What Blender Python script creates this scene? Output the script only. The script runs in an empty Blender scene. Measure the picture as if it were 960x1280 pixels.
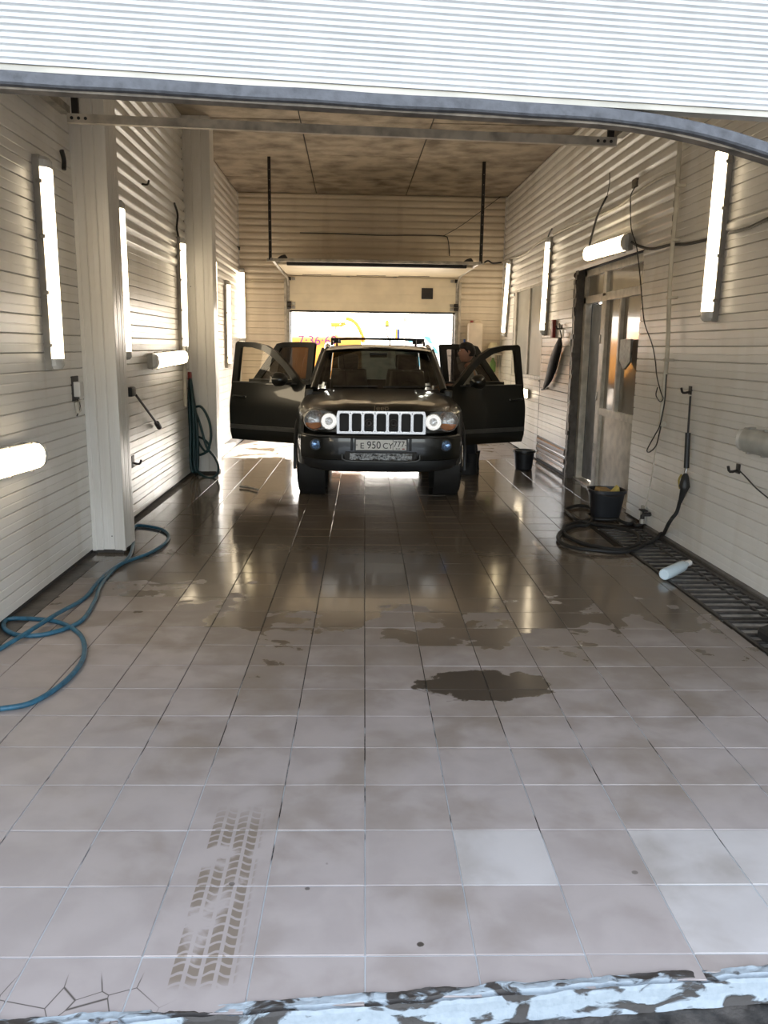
import bpy, bmesh, math, random
from mathutils import Vector, Matrix, noise as mnoise
random.seed(7)
R = math.radians
PI = math.pi
scene = bpy.context.scene
COL = scene.collection

# ------------------------------------------------------------------ camera
F = 1030.0
CAMH = 1.628
pit, rol, yaw = R(11.31), R(.754), R(2.43)
fw = Vector((math.sin(yaw)*math.cos(pit), math.cos(yaw)*math.cos(pit), -math.sin(pit)))
r0 = Vector((math.cos(yaw), -math.sin(yaw), 0)); u0 = r0.cross(fw)
rt = r0*math.cos(rol) + u0*math.sin(rol)
up = -r0*math.sin(rol) + u0*math.cos(rol)
CAMO = Vector((0, 0, CAMH))
cd = bpy.data.cameras.new('camera'); cam = bpy.data.objects.new('camera', cd); COL.objects.link(cam)
cd.sensor_fit = 'VERTICAL'; cd.sensor_height = 36; cd.sensor_width = 27
cd.lens = F/1280*36; cd.clip_start = .05; cd.clip_end = 500
cam.matrix_world = Matrix(((rt.x, up.x, -fw.x, 0), (rt.y, up.y, -fw.y, 0), (rt.z, up.z, -fw.z, CAMH), (0, 0, 0, 1)))
scene.camera = cam

# ------------------------------------------------------------------ light of the place
SUN_DIR = Vector((-.42, -1.0, -.66)).normalized()          # travelling direction: sun stands behind the rear gate
w = bpy.data.worlds.new('World'); scene.world = w; w.use_nodes = True
nt = w.node_tree; nt.nodes.clear()
sky = nt.nodes.new('ShaderNodeTexSky'); sky.sky_type = 'NISHITA'; sky.sun_disc = False
sky.sun_elevation = math.asin(-SUN_DIR.z); sky.sun_rotation = math.atan2(-SUN_DIR.x, -SUN_DIR.y)
sky.air_density = 1.0; sky.dust_density = 3.0; sky.ozone_density = .6
hsv = nt.nodes.new('ShaderNodeHueSaturation'); hsv.inputs['Saturation'].default_value = .45
bg = nt.nodes.new('ShaderNodeBackground'); bg.inputs['Strength'].default_value = .85
wo = nt.nodes.new('ShaderNodeOutputWorld')
nt.links.new(sky.outputs[0], hsv.inputs['Color']); nt.links.new(hsv.outputs[0], bg.inputs[0]); nt.links.new(bg.outputs[0], wo.inputs[0])
sd = bpy.data.lights.new('sun', 'SUN'); so = bpy.data.objects.new('sun', sd); COL.objects.link(so)
sd.energy = 15.0; sd.angle = R(.55); sd.color = (1, .91, .77)
so.rotation_euler = SUN_DIR.to_track_quat('-Z', 'Y').to_euler(); so.location = (6, 40, 25)
scene.view_settings.view_transform = 'Standard'; scene.view_settings.look = 'None'
scene.view_settings.gamma = 1; scene.view_settings.use_curve_mapping = False
scene.view_settings.exposure = 0.46
LAMP = 5.2

# ------------------------------------------------------------------ pixel -> point on a known plane
def ray(u, v): return fw + rt*((u-480)/F) + up*((640-v)/F)
def onz(u, v, z=0.0): d = ray(u, v); return CAMO + d*((z-CAMH)/d.z)
def onx(u, v, x): d = ray(u, v); return CAMO + d*(x/d.x)
def ony(u, v, y): d = ray(u, v); return CAMO + d*(y/d.y)

# ------------------------------------------------------------------ materials
MATS = {}
def mat(name, col, rough=.5, metal=0., var=.12, scale=6., bump=0., bscale=40., coat=0., dark=None, spec=.5, coords='pos', emit=None, estr=0):
    if name in MATS: return MATS[name]
    m = bpy.data.materials.new(name); m.use_nodes = True; MATS[name] = m
    t = m.node_tree; N = t.nodes; L = t.links
    b = N['Principled BSDF']
    b.inputs['Roughness'].default_value = rough; b.inputs['Metallic'].default_value = metal
    b.inputs['Coat Weight'].default_value = coat; b.inputs['Coat Roughness'].default_value = .04
    b.inputs['Specular IOR Level'].default_value = spec
    if emit:
        b.inputs['Emission Color'].default_value = (*emit, 1); b.inputs['Emission Strength'].default_value = estr
    tc = N.new('ShaderNodeNewGeometry') if coords == 'pos' else N.new('ShaderNodeTexCoord')
    out = tc.outputs['Position'] if coords == 'pos' else tc.outputs['Object']
    nz = N.new('ShaderNodeTexNoise'); nz.inputs['Scale'].default_value = scale; nz.inputs['Detail'].default_value = 5
    L.new(out, nz.inputs['Vector'])
    mx = N.new('ShaderNodeMix'); mx.data_type = 'RGBA'
    d = dark or tuple(c*(1-var*2) for c in col)
    lt = tuple(min(1, c*(1+var)) for c in col)
    mx.inputs['A'].default_value = (*d, 1); mx.inputs['B'].default_value = (*lt, 1)
    mr = N.new('ShaderNodeMapRange'); mr.inputs['From Min'].default_value = .3; mr.inputs['From Max'].default_value = .62
    L.new(nz.outputs['Fac'], mr.inputs['Value']); L.new(mr.outputs[0], mx.inputs['Factor'])
    L.new(mx.outputs['Result'], b.inputs['Base Color'])
    if bump:
        n2 = N.new('ShaderNodeTexNoise'); n2.inputs['Scale'].default_value = bscale; n2.inputs['Detail'].default_value = 6
        L.new(out, n2.inputs['Vector'])
        bp = N.new('ShaderNodeBump'); bp.inputs['Strength'].default_value = bump; bp.inputs['Distance'].default_value = .01
        L.new(n2.outputs['Fac'], bp.inputs['Height']); L.new(bp.outputs[0], b.inputs['Normal'])
    return m

class NB:
    """small helper for node maths"""
    def __init__(s, m): s.t = m.node_tree; s.N = s.t.nodes; s.L = s.t.links
    def val(s, x, inp):
        if isinstance(x, (int, float)): inp.default_value = x
        else: s.L.new(x, inp)
    def m(s, op, a, b=0., clamp=False):
        n = s.N.new('ShaderNodeMath'); n.operation = op; n.use_clamp = clamp
        s.val(a, n.inputs[0]); s.val(b, n.inputs[1]); return n.outputs[0]
    def ss(s, x, a, b):
        n = s.N.new('ShaderNodeMapRange'); n.interpolation_type = 'SMOOTHSTEP'
        s.val(x, n.inputs['Value']); n.inputs['From Min'].default_value = a; n.inputs['From Max'].default_value = b
        return n.outputs[0]
    def noise(s, vec, scale, detail=4, dist=0.):
        n = s.N.new('ShaderNodeTexNoise'); n.inputs['Scale'].default_value = scale; n.inputs['Detail'].default_value = detail
        n.inputs['Distortion'].default_value = dist; s.L.new(vec, n.inputs['Vector']); return n.outputs['Fac']
    def mix(s, f, a, b):
        n = s.N.new('ShaderNodeMix'); n.data_type = 'RGBA'; s.val(f, n.inputs['Factor'])
        for k, c in (('A', a), ('B', b)):
            if isinstance(c, tuple): n.inputs[k].default_value = (*c, 1)
            else: s.L.new(c, n.inputs[k])
        return n.outputs['Result']

TILE_ROT = .0165
def tile_mat(name, dry, dry2):
    m = bpy.data.materials.new(name); m.use_nodes = True; MATS[name] = m
    q = NB(m); b = q.N['Principled BSDF']
    g = q.N.new('ShaderNodeNewGeometry'); P = g.outputs['Position']
    sx = q.N.new('ShaderNodeSeparateXYZ'); q.L.new(P, sx.inputs[0]); X, Y = sx.outputs[0], sx.outputs[1]
    n1 = q.noise(P, 2.6, 5, .5); oi = q.N.new('ShaderNodeObjectInfo'); n2 = q.noise(P, 6, 5, .3); n3 = q.noise(P, 28, 4)
    # standing water: soaked at the back of the bay, ragged patches in the middle, dry at the mouth; the gradient also paints daylight fading inward
    base = q.m('MULTIPLY_ADD', q.m('SUBTRACT', q.ss(Y, 2.7, 6.4), q.m('MULTIPLY', q.ss(Y, 11.2, 12.6), .62)), 1.15)  # less wet by the rear gate, paling the sunlit floor to lift its bounce
    base.node.inputs[2].default_value = -.16
    left = q.m('MULTIPLY', q.ss(X, -.4, -1.5), q.m('SUBTRACT', 1., q.ss(Y, 5.0, 6.6)))
    wv = q.m('ADD', q.m('ADD', base, q.m('MULTIPLY', q.m('SUBTRACT', n1, .5), 1.25)), q.m('MULTIPLY', q.m('SUBTRACT', n2, .5), .5))
    wv = q.m('SUBTRACT', wv, q.m('MULTIPLY', left, .5))
    wv = q.m('ADD', wv, q.m('MULTIPLY', q.m('SUBTRACT', oi.outputs['Random'], .5), .30))
    # one dark puddle
    dx = q.m('DIVIDE', q.m('SUBTRACT', X, .68), .33); dy = q.m('DIVIDE', q.m('SUBTRACT', Y, 3.80), .19)
    rr = q.m('ADD', q.m('POWER', q.m('ABSOLUTE', dx), 2.), q.m('POWER', q.m('ABSOLUTE', dy), 2.))
    pud = q.ss(q.m('ADD', rr, q.m('MULTIPLY', q.m('SUBTRACT', n2, .5), 2.4)), 1.05, .85)
    wet = q.m('MAXIMUM', q.ss(wv, .40, .50), pud)
    damp = q.m('MAXIMUM', q.ss(wv, -.26, .36), pud)  # real damp plus painted loss of daylight away from the mouth
    c = q.mix(q.ss(n2, .35, .65), dry, dry2)
    c = q.mix(q.m('MULTIPLY', q.m('MULTIPLY', q.ss(n1, .46, .66), q.ss(Y, 2.0, 3.2)), .35), c, (.29, .245, .205))
    # brown tyre print
    inx = q.m('MULTIPLY', q.ss(X, -.475, -.465), q.ss(X, -.285, -.31)); iny = q.m('MULTIPLY', q.ss(Y, 1.85, 1.9), q.ss(Y, 2.75, 2.55))
    ribs = q.ss(q.m('SINE', q.m('MULTIPLY', X, 150.)), -.75, -.5)
    zig = q.ss(q.m('SINE', q.m('ADD', q.m('MULTIPLY', Y, 170.), q.m('MULTIPLY', q.m('ADD', q.m('SINE', q.m('MULTIPLY', X, 75.)), n3), 1.6))), -.85, -.5)
    tr = q.m('MULTIPLY', q.m('MULTIPLY', inx, iny), q.m('MULTIPLY', q.m('MULTIPLY', ribs, zig), q.ss(n2, .36, .48)))
    c = q.mix(q.m('MULTIPLY', tr, .9), c, (.21, .17, .13))
    # cracks and chips on the broken front edge
    vo = q.N.new('ShaderNodeTexVoronoi'); vo.feature = 'DISTANCE_TO_EDGE'; vo.inputs['Scale'].default_value = 9; q.L.new(P, vo.inputs['Vector'])
    cr = q.m('MULTIPLY', q.ss(vo.outputs['Distance'], .02, .0), q.m('MULTIPLY', q.ss(Y, 1.93, 1.88), q.ss(X, -.42, -.55)))
    v2 = q.N.new('ShaderNodeTexVoronoi'); v2.inputs['Scale'].default_value = 5.5; q.L.new(P, v2.inputs['Vector'])
    ch = q.m('MULTIPLY', q.ss(q.m('ADD', v2.outputs['Distance'], q.m('MULTIPLY', n3, .08)), .105, .09), q.ss(Y, 2.6, 2.1))
    c = q.mix(q.m('MAXIMUM', cr, ch), c, (.06, .052, .045))
    c = q.mix(q.m('MULTIPLY', damp, .60), c, (.20, .16, .12))  # darkening for damp tiles and for daylight falling off into the bay
    c = q.mix(q.m('MULTIPLY', wet, .80), c, (.125, .098, .068))
    c = q.mix(q.m('MULTIPLY', pud, .7), c, (.035, .031, .027))
    q.L.new(c, b.inputs['Base Color'])
    ro = q.m('MULTIPLY_ADD', n2, .14); ro.node.inputs[2].default_value = .40
    rw = q.m('MULTIPLY_ADD', n3, .20); rw.node.inputs[2].default_value = .02
    mr = q.N.new('ShaderNodeMix'); mr.data_type = 'FLOAT'; q.L.new(wet, mr.inputs['Factor']); q.L.new(ro, mr.inputs['A']); q.L.new(rw, mr.inputs['B'])
    q.L.new(mr.outputs['Result'], b.inputs['Roughness'])
    bp = q.N.new('ShaderNodeBump'); bp.inputs['Strength'].default_value = .12; bp.inputs['Distance'].default_value = .004
    q.L.new(q.m('MULTIPLY', n3, q.m('SUBTRACT', 1., q.m('MULTIPLY', wet, .75))), bp.inputs['Height']); q.L.new(bp.outputs[0], b.inputs['Normal'])
    return m
M_TILE = tile_mat('floor tile', (.415, .37, .352), (.375, .332, .315))
M_TILE2 = tile_mat('pale floor tile', (.54, .515, .50), (.50, .475, .46))

def plank_mat(name, col, dirt, rough=.38):
    m = bpy.data.materials.new(name); m.use_nodes = True; MATS[name] = m
    q = NB(m); b = q.N['Principled BSDF']
    g = q.N.new('ShaderNodeNewGeometry'); P = g.outputs['Position']
    mp = q.N.new('ShaderNodeMapping'); mp.inputs['Scale'].default_value = (1, 1, .25); q.L.new(P, mp.inputs[0])
    n1 = q.noise(mp.outputs[0], 2.5, 6, .6); n2 = q.noise(P, 14, 4)
    oi = q.N.new('ShaderNodeObjectInfo')
    c = q.mix(oi.outputs['Random'], col, tuple(x*.93 for x in col))
    c = q.mix(q.m('MULTIPLY', q.ss(n1, .45, .7), .55), c, dirt)
    # small screw holes and specks
    v2 = q.N.new('ShaderNodeTexVoronoi'); v2.inputs['Scale'].default_value = 2.1; q.L.new(P, v2.inputs['Vector'])
    c = q.mix(q.ss(v2.outputs['Distance'], .016, .011), c, (.06, .05, .045))
    q.L.new(c, b.inputs['Base Color'])
    rr = q.m('MULTIPLY_ADD', n1, .10); rr.node.inputs[2].default_value = rough-.05; q.L.new(rr, b.inputs['Roughness'])
    return m
M_PLANK = plank_mat('white pvc panel', (.84, .815, .765), (.68, .635, .56), .30)
M_PLANKC = plank_mat('cream pvc panel', (.80, .70, .55), (.62, .52, .39), .30)
M_PLANKD = plank_mat('dark wet panel', (.10, .09, .085), (.05, .045, .04), .2)
M_GAP = mat('dark gap', (.05, .045, .04), .8)
M_CONC = mat('concrete ceiling', (.42, .36, .28), .85, var=.2, scale=3.2, bump=.3, bscale=30, dark=(.20, .165, .125))
M_CONC2 = mat('grey concrete', (.30, .29, .28), .85, var=.2, scale=5, bump=.4, bscale=30)
M_CURB = mat('dark damp concrete', (.10, .088, .075), .45, var=.25, scale=8, bump=.3)
M_WHITE = mat('white paint', (.72, .70, .66), .4, var=.06)
M_FRAME = mat('worn white frame', (.62, .58, .50), .42, var=.12, scale=9)
M_CREAM = mat('cream pvc', (.60, .56, .47), .45)
M_GATE = mat('cream gate panel', (.74, .66, .50), .4, var=.05, scale=3)
M_GATEW = mat('white gate panel', (.66, .66, .65), .5, var=.03, scale=12)
M_SEAL = mat('grey rubber seal', (.095, .098, .107), .6, var=.16, scale=40, bump=.4)
M_BROWN = mat('brown dirty metal', (.20, .165, .125), .6, var=.3, scale=20)
M_STEEL = mat('zinc steel', (.42, .40, .36), .45, .7, var=.15, scale=15)
M_BEAM = mat('dull painted steel', (.52, .47, .39), .5, .0, var=.2, scale=9)
M_DKST = mat('dark steel', (.035, .03, .028), .5, .3)
M_BLACK = mat('black plastic', (.018, .018, .018), .45)
M_RUB = mat('black rubber', (.014, .014, .014), .6, bump=.2)
M_HOUS = mat('grey lamp housing', (.42, .40, .36), .5)
M_PRIS = mat('clear prismatic end', (.75, .75, .72), .25)
M_DULL = mat('dull lamp cover', (.46, .46, .42), .3)
M_BLUE = mat('blue hose', (.028, .12, .19), .4, var=.15, scale=30)
M_TEAL = mat('dark teal hose', (.012, .045, .05), .4, var=.15)
M_RED = mat('red plastic', (.26, .03, .022), .4)
M_BUCK = mat('black bucket plastic', (.016, .018, .022), .42)
M_YEL = mat('yellow sponge', (.75, .58, .16), .9, bump=.6, bscale=120)
M_BRN = mat('brown sponge', (.42, .26, .10), .9, bump=.6, bscale=120)
M_BOT = mat('pale blue plastic', (.62, .74, .80), .35, var=.04)
M_CHROME = mat('chrome', (.78, .77, .75), .16, 1., var=.03)
M_REFL = mat('bright lamp reflector', (.85, .84, .80), .38, .55, var=.25, scale=45)
M_PAINT = mat('black car paint', (.007, .008, .0065), .30, .0, var=.05, coat=.7)
M_PLAST = mat('dark grey bumper plastic', (.022, .024, .026), .5)
M_ROOFP = M_PAINT
M_INT = mat('dark interior', (.02, .019, .018), .6)
M_SEAT = mat('grey leather seat', (.035, .034, .032), .5)
M_SILV = mat('grey door trim', (.10, .10, .095), .35, .3)
M_AMBER = mat('amber lens', (.75, .26, .05), .2, var=.05)
M_PLATE = mat('white plate', (.85, .84, .80), .4, var=.02)
M_INK = mat('black ink', (.015, .015, .015), .5)
M_ORNG = mat('orange truck paint', (.90, .36, .05), .4, var=.05)
M_TWHITE = mat('white truck paint', (.82, .80, .76), .4, var=.03)
M_PURP = mat('purple lettering', (.22, .03, .16), .5)
M_SKYB = mat('light blue paint', (.12, .50, .72), .4, var=.06)
M_HAIR = mat('dark hair', (.014, .010, .008), .55, bump=.6, bscale=90)
M_SKIN = mat('skin', (.42, .22, .15), .5, var=.06)
M_SHIRT = mat('grey shirt', (.33, .34, .35), .9, var=.1)
M_TROU = mat('dark trousers', (.016, .017, .022), .85)
M_ASPH = mat('wet asphalt', (.055, .05, .045), .5, var=.4, scale=14, bump=.6, bscale=50)
M_OUT = mat('pale dusty ground', (.50, .44, .36), .8, var=.15, scale=1.5, bump=.2)
M_GLOSSF = mat('grate steel', (.055, .048, .042), .4, .4, var=.2, scale=30)
M_TROUGH = mat('wet drain bottom', (.40, .385, .355), .3, var=.3, scale=14)
M_GREEN = mat('green bottle plastic', (.18, .34, .10), .4)
M_SHADE = mat('yellowed white plastic', (.70, .62, .40), .5)
M_CANI = mat('milky canister', (.72, .62, .50), .45, var=.05)
M_BLUEP = mat('blue plastic', (.03, .06, .20), .4)
M_BODYGREY = mat('room beyond door', (.36, .38, .40), .7)

def grout_mat():
    m = bpy.data.materials.new('tile grout'); m.use_nodes = True
    q = NB(m); b = q.N['Principled BSDF']; g = q.N.new('ShaderNodeNewGeometry'); P = g.outputs['Position']
    sx = q.N.new('ShaderNodeSeparateXYZ'); q.L.new(P, sx.inputs[0])
    n = q.noise(P, 5, 4); f = q.ss(q.m('ADD', sx.outputs[1], q.m('MULTIPLY', q.m('SUBTRACT', n, .5), 6.)), 3.6, 2.8)
    q.L.new(q.mix(f, (.035, .03, .025), (.56, .60, .62)), b.inputs['Base Color']); b.inputs['Roughness'].default_value = .75; b.inputs['Specular IOR Level'].default_value = .08
    return m
M_GROUT = grout_mat()
def bluepaint_mat():
    m = bpy.data.materials.new('flaking blue white paint'); m.use_nodes = True
    q = NB(m); b = q.N['Principled BSDF']; g = q.N.new('ShaderNodeNewGeometry'); P = g.outputs['Position']
    mp = q.N.new('ShaderNodeMapping'); mp.inputs['Scale'].default_value = (.45, 1, 1); q.L.new(P, mp.inputs[0])
    n = q.noise(mp.outputs[0], 16, 7, .8); n2 = q.noise(P, 60, 4)
    f = q.ss(n, .44, .50)
    q.L.new(q.mix(f, (.045, .04, .036), q.mix(n2, (.25, .30, .335), (.40, .455, .49))), b.inputs['Base Color']); b.inputs['Roughness'].default_value = .55
    bp = q.N.new('ShaderNodeBump'); bp.inputs['Strength'].default_value = .6; bp.inputs['Distance'].default_value = .01
    q.L.new(q.m('ADD', f, q.m('MULTIPLY', n2, .3)), bp.inputs['Height']); q.L.new(bp.outputs[0], b.inputs['Normal'])
    return m
M_BPAINT = bluepaint_mat()
def glass_mat(name, tint, gloss=.08, rough=.02):
    m = bpy.data.materials.new(name); m.use_nodes = True
    t = m.node_tree; N = t.nodes; L = t.links
    for n in list(N):
        if n.type == 'BSDF_PRINCIPLED': N.remove(n)
    out = [n for n in N if n.type == 'OUTPUT_MATERIAL'][0]
    tr = N.new('ShaderNodeBsdfTransparent'); tr.inputs[0].default_value = (*tint, 1)
    gl = N.new('ShaderNodeBsdfGlossy'); gl.inputs['Roughness'].default_value = rough
    fr = N.new('ShaderNodeFresnel'); fr.inputs['IOR'].default_value = 1.5
    ad = N.new('ShaderNodeMath'); ad.operation = 'ADD'; ad.inputs[1].default_value = gloss; ad.use_clamp = True
    mx = N.new('ShaderNodeMixShader'); L.new(fr.outputs[0], ad.inputs[0]); L.new(ad.outputs[0], mx.inputs[0])
    L.new(tr.outputs[0], mx.inputs[1]); L.new(gl.outputs[0], mx.inputs[2]); L.new(mx.outputs[0], out.inputs[0])
    return m
M_WIND = glass_mat('windscreen glass', (.42, .44, .40), .05)
M_CLEAR = glass_mat('clear door glass', (.88, .86, .76), .0)
M_TINT = glass_mat('tinted glass', (.045, .04, .036), .02)
M_DARKG = glass_mat('dark rear glass', (.012, .014, .012), .01)
M_LENS = glass_mat('lamp lens', (.92, .93, .95), .06)
def frosted(name, col, rough):
    m = mat(name, col, rough, var=.08, scale=3); m.node_tree.nodes['Principled BSDF'].inputs['Coat Weight'].default_value = .6
    return m
M_FROST = frosted('filmed window pane', (.50, .52, .48), .3)
M_DGLASS = frosted('dim door pane', (.26, .23, .18), .16)
def emis(name, col, s):
    m = bpy.data.materials.new(name); m.use_nodes = True
    b = m.node_tree.nodes['Principled BSDF']; b.inputs['Base Color'].default_value = (.8, .8, .78, 1)
    b.inputs['Emission Color'].default_value = (*col, 1); b.inputs['Emission Strength'].default_value = s
    g = m.node_tree.nodes.new('ShaderNodeTexNoise'); g.inputs['Scale'].default_value = 3
    mr = m.node_tree.nodes.new('ShaderNodeMapRange'); mr.inputs['To Min'].default_value = s*.9; mr.inputs['To Max'].default_value = s*1.1
    m.node_tree.links.new(g.outputs['Fac'], mr.inputs[0]); m.node_tree.links.new(mr.outputs[0], b.inputs['Emission Strength'])
    return m
M_TUBE = emis('lit fluorescent diffuser', (1, .82, .56), LAMP)
M_HALO = emis('lit halo ring', (1, .98, .92), .6)
M_FOG = mat('blue fog lamp', (.25, .42, .75), .15, .6, var=.3, scale=60)

# ------------------------------------------------------------------ mesh helpers
def obj(name, me, m=None, parent=None, loc=None, rot=None):
    o = bpy.data.objects.new(name, me); COL.objects.link(o)
    if m is not None and not me.materials: me.materials.append(m)
    if parent: o.parent = parent
    if loc is not None: o.location = loc
    if rot is not None: o.rotation_euler = rot
    return o
def tag(o, label=None, cat=None, group=None, kind=None):
    if label: o['label'] = label
    if cat: o['category'] = cat
    if group: o['group'] = group
    if kind: o['kind'] = kind
    return o
def empty(name, loc=(0, 0, 0), rz=0., parent=None):
    o = bpy.data.objects.new(name, None); COL.objects.link(o); o.location = loc; o.rotation_euler = (0, 0, rz)
    o.empty_display_size = .1
    if parent: o.parent = parent
    return o
def bm_new(): return bmesh.new()
def to_me(bm, name='m', smooth=False):
    bmesh.ops.recalc_face_normals(bm, faces=bm.faces)
    me = bpy.data.meshes.new(name); bm.to_mesh(me); bm.free()
    if smooth:
        for p in me.polygons: p.use_smooth = True
    return me
def smooth_angle(me, ang=.6):
    for p in me.polygons: p.use_smooth = True
    try: me.set_sharp_from_angle(angle=ang)
    except Exception: pass
    return me
def box(bm, lo, hi, bev=0.):
    vs = [bm.verts.new((x, y, z)) for x in (lo[0], hi[0]) for y in (lo[1], hi[1]) for z in (lo[2], hi[2])]
    fs = [bm.faces.new([vs[i] for i in f]) for f in ((0, 1, 3, 2), (4, 6, 7, 5), (0, 4, 5, 1), (2, 3, 7, 6), (0, 2, 6, 4), (1, 5, 7, 3))]
    if bev:
        es = set(e for f in fs for e in f.edges)
        bmesh.ops.bevel(bm, geom=list(es), offset=bev, segments=2, affect='EDGES', profile=.6)
    return bm
def box_me(lo, hi, bev=0., smooth=False):
    bm = bm_new(); box(bm, lo, hi, bev); me = to_me(bm)
    if bev: smooth_angle(me, .7)
    return me
def loft(bm, rings, closed=True, caps=True):
    V = [[bm.verts.new(p) for p in r] for r in rings]
    n = len(V[0])
    for a, b in zip(V, V[1:]):
        for i in range(n if closed else n-1):
            j = (i+1) % n
            try: bm.faces.new((a[i], a[j], b[j], b[i]))
            except ValueError: pass
    if caps and closed:
        bm.faces.new(V[0][::-1]); bm.faces.new(V[-1])
    return V
def prism_me(poly, d0, d1, axis='y', bev=0.):
    """extrude a 2-D polygon; axis gives the extrusion direction"""
    def P(a, b, d): return {'x': (d, a, b), 'y': (a, d, b), 'z': (a, b, d)}[axis]
    bm = bm_new()
    loft(bm, [[P(a, b, d0) for a, b in poly], [P(a, b, d1) for a, b in poly]])
    if bev: bmesh.ops.bevel(bm, geom=list(bm.edges), offset=bev, segments=1, affect='EDGES')
    return to_me(bm)
def ring_prism_me(outer, inner, d0, d1, axis='y'):
    """frame between two polygons with equal vertex counts"""
    def P(a, b, d): return {'x': (d, a, b), 'y': (a, d, b), 'z': (a, b, d)}[axis]
    bm = bm_new(); n = len(outer)
    A = [[bm.verts.new(P(a, b, d)) for a, b in pl] for pl in (outer, inner) for d in (d0, d1)]
    o0, o1, i0, i1 = A
    for k in range(n):
        j = (k+1) % n
        for q in ((o0[k], o0[j], o1[j], o1[k]), (i0[k], i1[k], i1[j], i0[j]), (o0[k], i0[k], i0[j], o0[j]), (o1[k], o1[j], i1[j], i1[k])):
            bm.faces.new(q)
    return to_me(bm)
def catmull(pts, n=6, closed=False):
    P = [Vector(p) for p in pts]; out = []
    m = len(P)
    for i in range(m if closed else m-1):
        a = P[(i-1) % m] if (closed or i > 0) else P[0]*2-P[1]
        b, c = P[i], P[(i+1) % m]
        d = P[(i+2) % m] if (closed or i+2 < m) else P[-1]*2-P[-2]
        for k in range(n):
            t = k/n
            out.append(.5*((2*b)+(c-a)*t+(2*a-5*b+4*c-d)*t*t+(3*b-a-3*c+d)*t**3))
    if not closed: out.append(P[-1])
    return out
def tube_bm(bm, pts, r, seg=8, caps=True, closed=False):
    pts = [Vector(p) for p in pts]; rings = []
    n = len(pts); t0 = (pts[1]-pts[0]).normalized()
    ref = Vector((0, 0, 1)) if abs(t0.z) < .9 else Vector((1, 0, 0))
    nrm = (ref - t0*ref.dot(t0)).normalized()
    for i, p in enumerate(pts):
        t = (pts[min(i+1, n-1)]-pts[max(i-1, 0)]).normalized()
        nrm = (nrm - t*nrm.dot(t)).normalized(); bi = t.cross(nrm)
        rr = r[i] if isinstance(r, (list, tuple)) else r
        rings.append([p+nrm*rr*math.cos(a)+bi*rr*math.sin(a) for a in [2*PI*k/seg for k in range(seg)]])
    loft(bm, rings, True, caps)
def tube_me(pts, r, seg=8, sm=0):
    bm = bm_new(); tube_bm(bm, catmull(pts, sm) if sm else pts, r, seg)
    return smooth_angle(to_me(bm), .9)
def lathe_me(prof, seg=24, axis='z', cap=True):
    """profile = [(radius, height)]"""
    bm = bm_new(); rings = []
    for r, h in prof:
        ring = []
        for k in range(seg):
            a = 2*PI*k/seg; c, s = r*math.cos(a), r*math.sin(a)
            ring.append({'z': (c, s, h), 'y': (c, h, s), 'x': (h, c, s)}[axis])
        rings.append(ring)
    loft(bm, rings, True, cap)
    return smooth_angle(to_me(bm), .7)
def grid_me(f, nu, nv, smooth=True):
    bm = bm_new(); V = [[bm.verts.new(f(i/nu, j/nv)) for j in range(nv+1)] for i in range(nu+1)]
    for i in range(nu):
        for j in range(nv): bm.faces.new((V[i][j], V[i+1][j], V[i+1][j+1], V[i][j+1]))
    me = to_me(bm)
    return smooth_angle(me, .6) if smooth else me
def text_me(s, size, depth=.002, align='CENTER'):
    c = bpy.data.curves.new('lettering', 'FONT'); c.body = s; c.size = size; c.extrude = depth; c.align_x = align; c.align_y = 'CENTER'
    o = bpy.data.objects.new('lettering', c); COL.objects.link(o)
    bpy.context.view_layer.update()
    me = bpy.data.meshes.new_from_object(o.evaluated_get(bpy.context.evaluated_depsgraph_get()))
    bpy.data.objects.remove(o); bpy.data.curves.remove(c)
    me.materials.clear()
    return me
def disp(me, amp, scale, axis=2):
    for v in me.vertices:
        p = Vector(v.co)*scale
        v.co[axis] += amp*mnoise.noise(p)
    return me
def smoothstep(a, b, x):
    t = max(0, min(1, (x-a)/(b-a))); return t*t*(3-2*t)

# ------------------------------------------------------------------ the bay: sizes
XL, XR, YB, ZC = -2.04, 2.81, 15.55, 4.30
def yfront(x): return 1.80+.049*x
def ysill(x): return 1.815+.068*x
DOOR_Y0, DOOR_Y1, DOOR_Z = 8.08, 10.44, 2.60
WIN_Y0, WIN_Y1, WIN_Z0, WIN_Z1 = 12.2, 14.42, 1.18, 2.62
GX0, GX1, GZ = -1.09, 1.90, 2.80      # rear gate opening

# --- ground
g = obj('ground', box_me((-40, -40, -.5), (40, 1.62, -.075)), M_ASPH); tag(g, kind='structure')
g = obj('ground', box_me((-60, 15.75, -.5), (60, 140, -.02)), M_OUT); tag(g, kind='structure')

# --- floor slab with tiles
bm = bm_new()
box(bm, (XL-.25, 2.05, -.4), (2.30, 15.80, -.0035)); box(bm, (2.30, 7.45, -.4), (XR+.9, 15.80, -.0035))
box(bm, (2.30, 1.9, -.4), (XR+.25, 7.45, -.05))
floor = obj('floor', to_me(bm), M_GROUT); tag(floor, kind='structure')
fe = obj('floor', grid_me(lambda s, t: (XL-.2+4.6*s, ysill(XL-.2+4.6*s)+.0+.42*t, -.0036), 60, 3), M_GROUT); tag(fe, kind='structure')

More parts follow.
